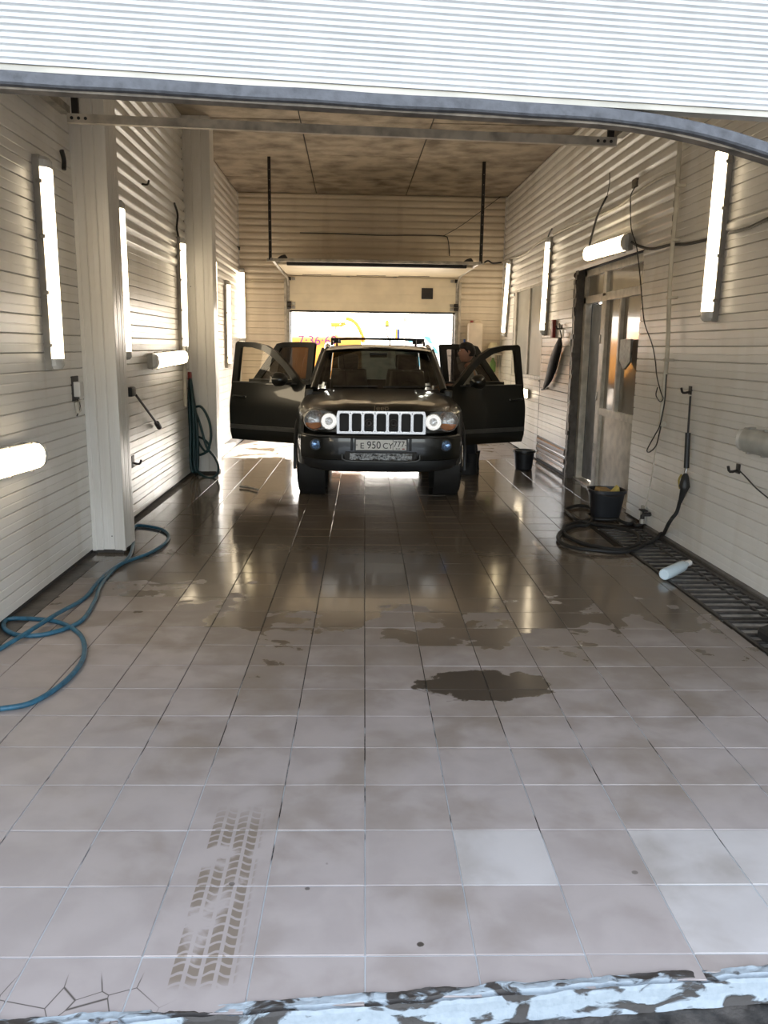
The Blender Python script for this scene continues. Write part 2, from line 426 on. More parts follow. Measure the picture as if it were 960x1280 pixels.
CT, ST = math.cos(TILE_ROT), math.sin(TILE_ROT)
def t2r(x, y): return (x*CT+y*ST, -x*ST+y*CT)
def r2t(x, y): return (x*CT-y*ST, x*ST+y*CT)
TX, TY, TX0, TY0 = .302, .2975, .0154, 1.967
def tile_mesh(bm, x0, x1, y0, y1, z, t=.004, c=.0018, M=None):
    pts = []
    for (a, zz) in ((0, -t), (0, -c), (c, 0)):
        pts.append([Vector((x0+a, y0+a, z+zz)), Vector((x1-a, y0+a, z+zz)), Vector((x1-a, y1-a, z+zz)), Vector((x0+a, y1-a, z+zz))])
    if M: pts = [[M@p for p in r] for r in pts]
    V = [[bm.verts.new(p) for p in r] for r in pts]
    for a, b in zip(V, V[1:]):
        for i in range(4): bm.faces.new((a[i], a[(i+1) % 4], b[(i+1) % 4], b[i]))
    bm.faces.new(V[2])
bm = bm_new(); tile_mesh(bm, -TX/2+.002, TX/2-.002, -TY/2+.002, TY/2-.002, 0); TILE = to_me(bm); TILE.materials.append(M_TILE)
TILE2 = TILE.copy(); TILE2.materials.clear(); TILE2.materials.append(M_TILE2)
PALE = {(1, 1), (3, 1), (3, 0), (4, 1), (4, 0)}
far = bm_new(); cnt = 0
for j in range(-1, 46):
    for i in range(-9, 11):
        cx, cy = TX0+(i+.5)*TX, TY0+(j+.5)*TY
        rx, ry = t2r(cx, cy)
        lo = XL+.13 if ry < 6.3 else XL+.05
        if ry > 11.0: lo = XL+.16
        hi = 2.29 if ry < 7.45 else (XR-.005 if not (DOOR_Y0 < ry < DOOR_Y1) else XR+.2)
        a = max(rx-TX/2, lo)-rx; b = min(rx+TX/2, hi)-rx
        if b-a < .05 or ry > 15.55: continue
        if abs(rx+1.9) < .25 and (6.35 < ry < 6.75 or 10.6 < ry < 10.95) and rx+b < -1.75: continue
        full = (b-a) > TX-1e-4 and j >= 0
        dz = random.uniform(-.0006, .0006)
        ex, ey = random.gauss(0, .0022), random.gauss(0, .0022)
        if cnt < 300 and j < 19:
            if full: me = TILE2 if (i, j) in PALE else TILE
            else:
                bm = bm_new()
                y0 = -TY/2+.002
                if j < 0: y0 = ysill(rx)-.01-ry
                tile_mesh(bm, a+.002, b-.002, y0, TY/2-.002, 0); me = to_me(bm); me.materials.append(M_TILE)
            o = obj('tile', me, None, floor, (rx, ry, dz), (ex, ey, -TILE_ROT)); cnt += 1
        else:
            M = Matrix.Translation((rx, ry, dz)) @ Matrix.Rotation(-TILE_ROT, 4, 'Z') @ Matrix.Rotation(ex*1.6, 4, 'X') @ Matrix.Rotation(ey*1.6, 4, 'Y')
            tile_mesh(far, a+.002, b-.002, -TY/2+.002, TY/2-.002, 0, c=.0007, M=M)
ft = obj('tile', to_me(far), M_TILE, floor); tag(ft, kind='stuff')

# --- kerbs and threshold
k = obj('trim_1', box_me((XL-.02, 2.0, -.01), (XL+.125, 10.7, -.002)), M_CURB); tag(k, kind='structure')
k = obj('trim_2', box_me((XL-.02, 11.0, -.01), (XL+.15, YB, .06), .01), M_CONC2); tag(k, kind='structure')
def thr(s, t):
    x = -2.3+5.2*s; y = ysill(x)-.055+.065*t
    z = .004+.010*mnoise.noise(Vector((x*9, y*22, 1)))+.004*mnoise.noise(Vector((x*40, y*60, 5)))
    if t < .30: z -= .06*(1-t/.30)**.6
    if .42 < t < .60: z -= .010
    return (x, y+.006*mnoise.noise(Vector((x*14, 0, 3))), z)
k = obj('trim_3', grid_me(thr, 420, 14, False), M_BPAINT); tag(k, kind='structure')
def apr(s, t):
    x = -2.3+5.2*s; y = ysill(x)-.40+.355*t
    return (x, y, -.058+.012*mnoise.noise(Vector((x*7, y*12, 2)))-.02*(1-t))
k = obj('trim_4', grid_me(apr, 300, 14, False), M_BPAINT if False else M_ASPH); tag(k, kind='structure')
def apr2(s, t):
    x = -.55+1.35*s; y = ysill(x)-.20+.085*t*(1-.5*s)
    return (x, y+.01*mnoise.noise(Vector((x*12, 4, 3))), -.040+.012*mnoise.noise(Vector((x*18, y*30, 8)))-.02*abs(2*t-1)**2)
k = obj('trim_5', grid_me(apr2, 120, 8, False), M_BPAINT); tag(k, kind='structure')

# --- shell behind the panels (plain masonry, keeps the daylight out)
def shell(name, lo, hi, m=M_CONC2):
    o = obj(name, box_me(lo, hi), m); tag(o, kind='structure'); return o
bm = bm_new(); box(bm, (XL-.30, 1.75, -.4), (XL-.002, YB+.25, ZC+.3)); wl = obj('wall_left', to_me(bm), M_GAP); tag(wl, kind='structure')
bm = bm_new()
T0, T1 = XR+.002, XR+.28
box(bm, (T0, 1.95, -.4), (T1, DOOR_Y0, ZC+.3)); box(bm, (T0, DOOR_Y0, DOOR_Z), (T1, DOOR_Y1, ZC+.3))
box(bm, (T0, DOOR_Y1, -.4), (T1, WIN_Y0, ZC+.3)); box(bm, (T0, WIN_Y0, -.4), (T1, WIN_Y1, WIN_Z0)); box(bm, (T0, WIN_Y0, WIN_Z1), (T1, WIN_Y1, ZC+.3))
box(bm, (T0, WIN_Y1, -.4), (T1, YB+.25, ZC+.3))
wr = obj('wall_right', to_me(bm), M_GAP); tag(wr, kind='structure')
bm = bm_new()
box(bm, (XL-.3, YB+.002, -.4), (GX0, YB+.22, ZC+.3)); box(bm, (GX1, YB+.002, -.4), (XR+.3, YB+.22, ZC+.3)); box(bm, (GX0, YB+.002, GZ), (GX1, YB+.22, ZC+.3))
wb = obj('wall_back', to_me(bm), M_GAP); tag(wb, kind='structure')
# front facade round the mouth (above and beside the raised gate)
bm = bm_new()
def facade(x0, x1, z0, z1, d0=-.02, d1=.12):
    vs = [bm.verts.new((x, yfront(x)+d, z)) for x in (x0, x1) for d in (d0, d1) for z in (z0, z1)]
    for f in ((0, 1, 3, 2), (4, 6, 7, 5), (0, 4, 5, 1), (2, 3, 7, 6), (0, 2, 6, 4), (1, 5, 7, 3)): bm.faces.new([vs[i] for i in f])
facade(XL-4, XL+.02, -.2, 5.0); facade(XR-.02, XR+4, -.2, 5.0); facade(XL, XR, 3.05, 5.0)
wf = obj('wall_front', to_me(bm), M_WHITE); tag(wf, kind='structure')
# ceiling
cl = shell('ceiling', (XL-.3, 1.7, ZC+.012), (XR+.3, YB+.25, ZC+.35), M_GAP)
xs = [XL, -.62, .98, XR]; ys = [1.9, 4.1, 6.3, 8.5, 10.7, 12.55, 14.2, YB]
for a, b in zip(xs, xs[1:]):
    for c, d in zip(ys, ys[1:]):
        obj('slab', box_me((a+.008, c+.008, ZC+random.uniform(-.006, .004)), (b-.008, d-.008, ZC+.03), .004), M_CONC, cl)

# --- panel cladding: every plank is its own piece
PP = .118
PROF = [(0, .0), (.06, .002), (.24, .024), (.34, .028), (.66, .028), (.78, .024), (.95, .003), (1, 0)]
PROF_FLAT = [(0, .0), (.022, .002), (.030, .0125), (.05, .0155), (.43, .0160), (.455, .0135), (.50, .0135), (.525, .0160), (.94, .0160), (.975, .013), (.985, .002), (1, .0)]
def plank_me(length, PROF=PROF, h=PP):
    bm = bm_new()
    loft(bm, [[(0, d, t*h) for t, d in PROF], [(length, d, t*h) for t, d in PROF]], False, False)
    # end caps and back
    return to_me(bm)
def clad(parent, p0, ux, length, z0, z1, mats=None, jag=0.012, flat=False, M_PLANK=M_PLANK):
    """planks stacked from z0 to z1; start p0 (x,y), run along angle ux, face on the left-hand side of the run"""
    me = plank_me(length); me.materials.append(M_PLANK); z = z0; k = 0; med = None
    mf = plank_me(length, PROF_FLAT); mf.materials.append(M_PLANK)
    while z < z1-.004:
        m = mf if (z < 2.45 or flat) else me; h = min(PP, z1-z)
        if mats and k in mats:
            if med is None: med = me.copy(); med.materials.clear(); med.materials.append(mats[k])
            m = med
        o = obj('plank', m, None, parent, (p0[0], p0[1], z), (random.gauss(0, .004), 0, ux))
        j = random.uniform(0, jag)
        o.scale = ((length-2*j)/length, 1, h/PP*.995)
        o.location.x += math.cos(ux)*j; o.location.y += math.sin(ux)*j
        z += PP; k += 1
# left wall faces +X: run along -Y (angle -90) has its left-hand side at +X
P1 = (6.42, 6.74); P2 = (10.60, 10.92)
clad(wl, (XL, P1[0]+.02), -PI/2, P1[0]-1.95, .03, ZC, flat=True)
clad(wl, (XL, P2[0]+.02), -PI/2, P2[0]-P1[1], .03, ZC)
clad(wl, (XL, YB), -PI/2, YB-P2[1], .06, ZC)
# right wall faces -X: run along +Y
clad(wr, (XR, 1.98), PI/2, DOOR_Y0-1.98, .015, DOOR_Z-.02)
nz = math.floor((DOOR_Z-.02-.015)/PP)
zt = .015+math.ceil((DOOR_Z-.02-.015)/PP)*PP
clad(wr, (XR, 1.98), PI/2, 7.40-1.98, DOOR_Z-.02, ZC, None, .0, True)
clad(wr, (XR, 7.40), PI/2, YB-7.40, DOOR_Z-.02, ZC, None, .0)
clad(wr, (XR, DOOR_Y1+.12), PI/2, WIN_Y0-DOOR_Y1-.12, .015, DOOR_Z-.02, {0: M_PLANKD, 1: M_PLANKD, 2: M_PLANKD}, .04)
clad(wr, (XR, WIN_Y0), PI/2, WIN_Y1-WIN_Y0, .015, WIN_Z0-.01)
clad(wr, (XR, WIN_Y1), PI/2, YB-WIN_Y1, .015, DOOR_Z-.02)
# back wall faces -Y: run along -X (angle 180): left-hand side is -Y
clad(wb, (GX0-.06, YB), PI, GX0-.06-XL, .06, GZ, M_PLANK=M_PLANKC)
clad(wb, (XR, YB), PI, XR-GX1-.06, .015, GZ, M_PLANK=M_PLANKC)
clad(wb, (XR, YB), PI, XR-XL, GZ, ZC, None, .002, M_PLANK=M_PLANKC)
def corner(name, x, y, z0, z1, s=.03):
    o = obj(name, box_me((x-s/2, y-s/2, z0), (x+s/2, y+s/2, z1), .004), M_PLANK); tag(o, kind='structure')
corner('trim_6', XR-.022, YB-.022, 0, ZC); corner('trim_7', XL+.022, YB-.022, .06, ZC)

# --- pillars clad in upright boards
def pillar(x0, x1, y0, y1, label):
    e = empty('pillar', ((x0+x1)/2, (y0+y1)/2, 0)); tag(e, label, 'pillar', 'clad pillars of the left wall', 'structure')
    ox, oy = (x0+x1)/2, (y0+y1)/2
    obj('core', box_me((x0-ox, y0+.014-oy, .0), (x1-.014-ox, y1-oy, ZC)), M_GAP, e)
    def board(a0, a1, face):
        bm = bm_new(); n = a1-a0
        pr = [(0, .006), (.004, .012), (.010, .0145), (n*.47, .015), (n*.49, .0135), (n*.51, .0135), (n*.53, .015), (n-.010, .0145), (n-.004, .012), (n, .006)]
        z0, z1 = .025+random.uniform(0, .012), ZC
        if face == 'f': rg = [[(a0+t-ox, y0+.016-d-oy, z) for t, d in pr] for z in (z0, z1)]
        else: rg = [[(x1-.016+d-ox, a0+t-oy, z) for t, d in pr] for z in (z0, z1)]
        loft(bm, rg, False, False); obj('board', to_me(bm), M_PLANK, e)
    n = 3
    for i in range(n): board(x0+(x1-x0)*i/n, x0+(x1-x0)*(i+1)/n, 'f')
    for i in range(3): board(y0+(y1-y0)*i/3, y0+(y1-y0)*(i+1)/3, 's')
    obj('corner_bead', box_me((x1-.022-ox, y0-.004-oy, .02), (x1+.004-ox, y0+.022-oy, ZC), .005), M_PLANK, e)
    obj('edge_bead', box_me((x0-.002-ox, y0-.006-oy, .02), (x0+.03-ox, y0+.02-oy, ZC), .004), M_PLANK, e)
pillar(XL+.012, -1.775, *P1, 'white panelled pillar with the blue hose lying at its foot')
pillar(XL+.012, -1.70, *P2, 'white panelled pillar with dark coiled hose hanging against it')

# ------------------------------------------------------------------ front gate (raised; its lower edge hangs over the mouth)
gate = empty('door_1', (0, yfront(0), 2.145), math.atan(.049)); gate.rotation_euler = (0, R(1.1), math.atan(.049))
tag(gate, kind='structure')
def gp(s, t):
    z = t*.5; i = round(t*168)
    return (-2.1+5.0*s, -.006*(1 if i % 4 in (0, 1) else 0)-.002*mnoise.noise(Vector((s*9, z*5, 0))), z)
for n in range(2):
    o = obj('panel', grid_me(gp, 1, 168, False), M_GATEW, gate, (0, 0, n*.502))
    obj('panel_back', box_me((-2.1, .004, .0), (2.9, .042, .498)), M_GATEW, o)
# bottom rail and drooping rubber seal
obj('bottom_rail', box_me((-2.1, -.002, -.012), (2.9, .034, .0)), M_CREAM, gate)
bm = bm_new(); rings = []
for i in range(121):
    x = -1.9+4.4*i/120
    dr = .34*smoothstep(.50, 2.1, x)
    z = -.012-dr-.002*mnoise.noise(Vector((x*6, 0, 0)))
    sl = .005*mnoise.noise(Vector((x*3, 2, 0)))
    pr = [(-.004, 0), (-.008, -.004), (-.009, -.022), (-.006, -.026), (.0, -.027), (.004, -.028), (.016, -.029), (.020, -.024), (.020, 0)]
    rings.append([(x, a+sl, z+b) for a, b in pr])
loft(bm, rings)
obj('seal', smooth_angle(to_me(bm), .5), M_SEAL, gate)
bm = bm_new(); loft(bm, [[(x, .004, -.044-d), (x, .030, -.046-d), (x, .030, -.034-d), (x, .004, -.034-d)] for x, d in [(-1.9+4.4*i/60, (.34*smoothstep(.50, 2.1, -1.9+4.4*i/60))) for i in range(61)]])
obj('seal_lip', to_me(bm), M_BROWN, gate)

# crossbar with hangers carrying the gate's horizontal rails
BY = 5.95
a = ony(85, 148, BY); b = ony(770, 178, BY)
e = empty('crossbar', (a.x, BY, a.z)); tag(e, 'long dull steel channel hung across the bay below the ceiling', 'beam')
L = (b-a).length; ang = math.atan2(b.z-a.z, b.x-a.x)
bm = bm_new(); loft(bm, [[(x, -.02, -.028), (x, .02, -.028), (x, .02, -.022), (x, -.012, -.022), (x, -.012, .022), (x, .02, .022), (x, .02, .028), (x, -.02, .028)] for x in (0, L)])
o = obj('channel', to_me(bm), M_BEAM, e, None, (0, -ang, 0))
for x in (.03, .075, .12, L-.04, L-.085, L-.13):
    obj('hole_rim', lathe_me([(.011, -.0215), (.011, -.0195), (.0, -.0195)], 10, 'y'), M_BLACK, o, (x, 0, 0))
for x in (.05, L-.04):
    z = x*math.tan(ang)
    obj('hanger', box_me((x-.022, -.01, z+.026), (x+.022, .015, ZC-a.z)), M_DKST, e)
for sx, x0, lab in ((0, a.x-.02, 'steel gate rail running along the left wall to the crossbar'), (1, b.x+.02, 'steel gate rail running along the right wall to the crossbar')):
    zz = (a.z if not sx else b.z)+.03
    bm = bm_new(); loft(bm, [[(x0-.03, y, zz), (x0+.03, y, zz), (x0+.03, y, zz+.05), (x0+.024, y, zz+.05), (x0+.024, y, zz+.006), (x0-.024, y, zz+.006), (x0-.024, y, zz+.05), (x0-.03, y, zz+.05)] for y in (2.0, BY+.02)])
    tag(obj('gate_rail', to_me(bm), M_STEEL), lab, 'rail', 'rails of the front gate')
bm = bm_new(); p = ony(238, 146, 9.6)
o = obj('ceiling_bracket', prism_me([(-.14, -.03), (.10, -.035), (.15, 0), (.06, .03), (-.10, .04)], -.05, .05, 'y', .008), M_DKST, None, (p.x, 9.6, ZC-.03))
tag(o, 'small dark metal bracket fixed to the concrete ceiling near the left wall', 'bracket')

# ------------------------------------------------------------------ rear sectional gate
rg = empty('door_2', (0, YB-.05, 0)); tag(rg, kind='structure')
zb0, zb1 = 2.27, 2.87
def sect(z0, z1, name='panel'):
    bm = bm_new(); n = 4
    for i in range(n):
        h = (z1-z0)/n; box(bm, (GX0-.03, -.02, z0+i*h+.0005), (GX1+.03, .02, z0+(i+1)*h-.0005), .0015)
    return obj(name, to_me(bm), M_GATE, rg)
sect(zb0, zb1-.004)
obj('bottom_seal', box_me((GX0-.02, -.02, zb0-.035), (GX1+.02, .02, zb0), .006), M_RUB, rg)
# the upper section has turned into the horizontal run and tilts towards the room
top = obj('panel', box_me((GX0-.04, -2.2, -.02), (GX1+.04, -.02, .02), .006), M_GATE, rg, (0, 0, zb1+.03), (R(0.6), 0, 0))
for x0, x1 in ((-.86, -.35), (.1, .62), (.85, 1.4)):
    obj('groove', box_me((x0, -.30, -.026), (x1, -.27, -.019)), M_BLACK, top)
for x in (-.05, .8): obj('hinge', box_me((x-.03, -.08, -.035), (x+.03, .01, -.01), .005), M_STEEL, top)
obj('end_seal', box_me((GX0+.1, -2.26, -.03), (GX1-.1, -2.19, .05), .015), M_RUB, top)
v0 = ony(527, 360, YB-.07); v1 = ony(541, 374, YB-.07)
o = obj('vent', box_me((v0.x, -.035, v1.z), (v1.x, -.018, v0.z), .006), M_BLACK, rg)
for i in range(4):
    z = v1.z+(v0.z-v1.z)*(i+.7)/4.6; obj('louvre', box_me((v0.x+.015, -.042, z), (v1.x-.015, -.034, z+.012)), M_DKST, o)
# upright tracks with rollers
for s, x in ((-1, GX0-.045), (1, GX1+.045)):
    t = obj('track', box_me((x-.03, -.03, 0), (x+.03, .06, zb1-.1), .006), M_STEEL, rg)
    obj('angle', box_me((x+s*.03, -.05, 0), (x+s*.07, .07, GZ)), M_BEAM, rg)
    for z in (zb0+.05, zb0+.12, zb1-.05):
        obj('roller', lathe_me([(.0, -.035), (.03, -.035), (.03, .035), (.0, .035)], 12, 'x'), M_DKST, rg, (x-s*.02, -.05, z))
        obj('hinge_plate', box_me((x-s*.10-.03, -.045, z-.025), (x-s*.10+.03, -.02, z+.025), .004), M_STEEL, rg)
# hanging posts, crossbar and horizontal rails
PY = 12.72
for u, vt, vb, lab in ((334, 195, 322, 'dark hanging post over the car next to the left wall side'), (603, 203, 327, 'dark hanging post over the car next to the window side')):
    pt = onz(u, vt, ZC); pb = ony(338 if u < 400 else 601, vb, PY)
    bm = bm_new(); x = pb.x
    box(bm, (x-.022, PY-.02, pb.z-.03), (x+.022, PY-.012, ZC+.01)); box(bm, (x-.022, PY-.02, pb.z-.03), (x-.014, PY+.02, ZC+.01))
    e = obj('hanging_post', to_me(bm), M_DKST); tag(e, lab.replace(' side', '', 1) if False else lab, 'post')
    for i in range(9): obj('bolt_hole', lathe_me([(.006, -.0215), (.006, -.0205), (0, -.0205)], 8, 'y'), M_STEEL, e, (x, PY, pb.z+.1+i*.14))
    s = -1 if u < 400 else 1
    rz = pb.z-.02
    o = obj('gate_rail', tube_me([(x-s*.02, PY-.03, rz), (x-s*.02, PY+.6, rz), (x-s*.06*0-s*.0, 14.9, rz+.0), ((GX0-.045) if s < 0 else GX1+.045, 15.3, rz-.06), ((GX0-.045) if s < 0 else GX1+.045, YB-.05, zb1-.18)], .024, 6, 3), M_STEEL)
    tag(o, 'steel rail of the rear gate under the hanging post on the %s' % ('left wall side' if s < 0 else 'window side'), 'rail', 'rails of the rear gate')
    o = obj('pulley_bracket', prism_me([(0, 0), (.11, .02), (.16, .07), (.12, .12), (.05, .10), (.0, .06)], -.03, .03, 'y', .01), M_DKST, None, ((x+.06) if s < 0 else x-.20, PY+.5, rz+.0))
    tag(o, 'dark rope pulley beside the end of the rear gate %s' % ('toward the left wall' if s < 0 else 'toward the window'), 'pulley', 'rear gate pulleys')
pa = ony(338, 322, PY); pb = ony(601, 327, PY)
o = obj('rear_crossbar', box_me((pa.x-.05, PY-.018, -.022), (pb.x+.05, PY+.018, .022), .004), M_BEAM, None, (0, 0, pa.z-.03)); tag(o, 'thin steel bar joining the two hanging posts over the car', 'beam')

# ------------------------------------------------------------------ right wall: window and entrance
wx = XR+.018
win = empty('window_1', (wx, (WIN_Y0+WIN_Y1)/2, WIN_Z0)); tag(win, kind='structure')
cy = (WIN_Y0+WIN_Y1)/2
def wb_(name, y0, y1, z0, z1, m, x0=-.03, x1=.03, bev=.005, par=None): return obj(name, box_me((x0, y0-cy, z0-WIN_Z0), (x1, y1-cy, z1-WIN_Z0), bev), m, par or win)
wb_('window_frame', WIN_Y1-.20, WIN_Y1, WIN_Z0, WIN_Z1, M_FRAME); wb_('window_frame', WIN_Y0, WIN_Y0+.06, WIN_Z0, WIN_Z1, M_FRAME)
wb_('window_frame', WIN_Y0+.06, WIN_Y1-.2, WIN_Z1-.06, WIN_Z1, M_FRAME); wb_('window_frame', WIN_Y0+.06, WIN_Y1-.2, WIN_Z0, WIN_Z0+.05, M_FRAME)
ym = 13.22
wb_('mullion', ym-.03, ym+.03, WIN_Z0+.05, WIN_Z1-.06, M_FRAME)
wb_('pane', WIN_Y0+.06, ym-.03, WIN_Z0+.05, WIN_Z1-.06, M_FROST, .0, .008, 0); wb_('pane', ym+.03, WIN_Y1-.2, WIN_Z0+.05, WIN_Z1-.06, M_FROST, .0, .008, 0)
wb_('reveal', WIN_Y0-.02, WIN_Y1+.02, WIN_Z0-.02, WIN_Z0, M_FRAME, -.06, .2, .003)

dx = XR+.12
den = empty('door_3', (dx, (DOOR_Y0+DOOR_Y1)/2, 0)); tag(den, kind='structure')
cy2 = (DOOR_Y0+DOOR_Y1)/2
def db_(name, y0, y1, z0, z1, m, x0=-.04, x1=.04, bev=.006, par=None): return obj(name, box_me((x0, y0-cy2, z0), (x1, y1-cy2, z1), bev), m, par or den)
def dpx(u, v): p = onx(u, v, dx-.04); return p.y, p.z
yl = DOOR_Y1-.10
ymid = 9.60
zt1 = 2.18
db_('frame_post', yl-.0, yl+.10, 0, DOOR_Z-.02, M_FRAME); db_('frame_post', DOOR_Y0-.0, DOOR_Y0+.06, 0, DOOR_Z-.02, M_FRAME)
db_('frame_head', DOOR_Y0, yl+.1, DOOR_Z-.10, DOOR_Z-.02, M_FRAME); db_('transom_bar', DOOR_Y0, yl+.1, zt1, zt1+.09, M_FRAME)
db_('transom_post', ymid-.07, ymid+.05, zt1+.05, DOOR_Z-.08, M_FRAME)
db_('transom_pane', DOOR_Y0+.05, ymid-.05, zt1+.08, DOOR_Z-.09, M_DGLASS, -.004, .004, 0); db_('transom_pane', ymid+.05, yl, zt1+.08, DOOR_Z-.09, M_DGLASS, -.004, .004, 0)
# fixed leaf with two upright panes over a solid panel
lf = db_('leaf_panel', DOOR_Y0+.06, ymid-.04, .03, .90, M_FRAME, -.015, .02, .004)
db_('leaf_stile', ymid-.12, ymid+.06, .02, zt1, M_FRAME, -.045, .03); db_('leaf_rail', DOOR_Y0+.06, ymid-.1, .89, .97, M_FRAME, -.045, .03)
yq = 8.975
db_('leaf_muntin', yq-.03, yq+.03, .97, zt1, M_FRAME, -.045, .03)
db_('pane', DOOR_Y0+.06, yq-.03, .97, zt1, M_DGLASS, -.004, .004, 0); db_('pane', yq+.03, ymid-.1, .97, zt1, M_DGLASS, -.004, .004, 0)
db_('leaf_bottom', DOOR_Y0+.06, ymid-.04, .0, .06, M_FRAME, -.04, .03)
for z in (.45, 1.05, 1.7): db_('hinge', ymid+.015, ymid+.035, z, z+.10, M_STEEL, -.055, -.03, .003)
db_('door_leaf', ymid+.07, yl-.01, .04, zt1-.01, M_BODYGREY, .045, .085, .004)
db_('sill', DOOR_Y0, yl+.1, -.01, .025, M_FRAME, -.05, .06, .004)
# torn dark reveal left of the frame
bm = bm_new()
pts = [(0, 0)] + [(.10+.05*random.random(), z*.06) for z in range(0, 43)] + [(0, 2.58)]
bm.free()
o = obj('trim_8', box_me((XR-.005, DOOR_Y1-.004, 0), (XR+.08, DOOR_Y1+.13, DOOR_Z-.01)), M_CURB); tag(o, kind='structure')
bm = bm_new()
for i in range(46):
    z = i*.055; yy = DOOR_Y1-.02+random.uniform(0, .06)
    box(bm, (XR-.018-random.uniform(0, .012), yy, z), (XR+.0, yy+random.uniform(.05, .10), z+.058))
o = obj('trim_9', disp(to_me(bm), .012, 25, 1), M_CURB); tag(o, kind='structure')
# grey metal letter plate hanging on the leaf, pointed at its lower edge
p = onx(785, 424, dx-.05); p2 = onx(785, 462, dx-.05)
hw = .17; hh = p.z-p2.z
o = obj('metal_plate', prism_me([(-hw, 0), (hw, 0), (hw, -hh*.72), (hw*.15, -hh), (-hw*.1, -hh), (-hw, -hh*.75)], -.012, .012, 'x', .004), mat('scratched grey metal', (.30, .30, .27), .5, .3, var=.2, scale=20), None, (dx-.064, p.y, p.z))
tag(o, 'grey metal plate with pointed lower edge hung over the glazed door leaf', 'plate')
# room beyond
o = obj('wall_corridor', box_me((XR+.9, 7.4, -.1), (XR+.95, 10.9, 2.9)), M_BODYGREY); tag(o, kind='structure')

# ------------------------------------------------------------------ lamps
def lamp_me(L, w, h):
    """housing along local x, mounted on local y=0, shining to +y"""
    bm = bm_new()
    rg = []
    for x, s in ((-L/2, .9), (-L/2+.02, 1), (L/2-.02, 1), (L/2, .9)):
        rg.append([(x, 0, -w/2*s*.86), (x, h*.45, -w/2*s), (x, h*.5, -w/2*s), (x, h*.5, w/2*s), (x, h*.45, w/2*s), (x, 0, w/2*s*.86)])
    loft(bm, rg); return to_me(bm)
def diff_me(x0, x1, w, h, r0=.72, r1=.72, n=12):
    bm = bm_new(); rg = []
    for i in range(n+1):
        x = x0+(x1-x0)*i/n
        s = 1
        if i == 0: s = r0
        if i == n: s = r1
        ring = []
        for k in range(9):
            a = PI*k/8
            ring.append((x, h*.48+h*.52*s*math.sin(a)**.7, -w*.46*s*math.cos(a)))
        rg.append(ring)
    loft(bm, rg); return smooth_angle(to_me(bm), .6)
LM = {}
def lamp(loc, L, w, h, face, tilt, label, group='long wall lamps', lit=True, short=False):
    """face: rotation about z so that local +y points into the room; tilt: rotation of the long axis (90 = upright)"""
    key = (round(L, 2), w, h, lit)
    if key not in LM:
        LM[key] = (lamp_me(L, w, h), diff_me(-L/2+.075, L/2-.075, w, h, 1, 1), diff_me(L/2-.075, L/2-.006, w, h, 1, .7, 3), diff_me(-L/2+.006, -L/2+.075, w, h, .7, 1, 3), box_me((-.012, .25*h, -w/2-.006), (.012, .62*h, -w/2+.008), .002))
    hm, dm, e1, e2, cm = LM[key]
    t = empty('wall_lamp', loc); t.rotation_mode = 'QUATERNION'
    t.rotation_quaternion = (Matrix.Rotation(face, 3, 'Z') @ Matrix.Rotation(tilt, 3, 'Y')).to_quaternion()
    tag(t, label, 'lamp', group)
    obj('housing', hm, M_HOUS, t); obj('diffuser', dm, M_TUBE if lit else M_DULL, t)
    for em in (e1, e2):
        c = obj('end_cap', em.copy() if short else em, M_TUBE if short else M_PRIS, t)
    for s in (-1, 1):
        for x in (-L*.38, -L*.13, L*.13, L*.38):
            c = obj('clip', cm, M_STEEL, t, (x, 0, 0))
            if s > 0: c.rotation_euler = (0, PI, 0); c.location.x = x
    return t
V = PI/2
def up_lamp(ut, vt, ub, vb, x, face, w, label, group):
    a = onx(ut, vt, x); b = onx(ub, vb, x); L = a.z-b.z
    c = (a+b)/2; lean = math.atan2(a.y-b.y, a.z-b.z)
    s = -1 if x < 0 else 1
    return lamp((XL+.012 if x < 0 else XR-.012, c.y, c.z), round(L, 2), w, .10, face, V+lean*(1 if x < 0 else -1)*1.0, label, group)
FL, FR = -PI/2, PI/2     # facing +X , facing -X
GL = 'upright lit lamps on the left wall'; GR = 'upright lit lamps on the right wall'
up_lamp(55, 196, 72, 462, XL+.07, FL, .165, 'upright lit lamp just above the small switch box on the left wall', GL)
up_lamp(149, 250, 158, 450, XL+.07, FL, .15, 'upright lit lamp right behind the pillar with the blue hose', GL)
up_lamp(226, 296, 232, 441, XL+.07, FL, .15, 'upright lit lamp above the small lit lamp and thin white conduit', GL)
up_lamp(266, 320, 270, 438, XL+.07, FL, .15, 'upright lit lamp just beyond the pillar with the dark hanging hose', GL)
up_lamp(284, 350, 287, 460, XL+.07, FL, .15, 'upright lit lamp on rusty dark mount low by the rear left corner', GL)
up_lamp(633, 325, 633, 421, XR-.07, FR, .15, 'upright lit lamp between the wall window and the rear corner', GR)
up_lamp(684, 297, 680, 419, XR-.07, FR, .15, 'upright lit lamp at the near edge of the wall window', GR)
up_lamp(903, 177, 885, 402, XR-.07, FR, .165, 'large upright lit lamp beside the conduit, with black cable behind it', GR)
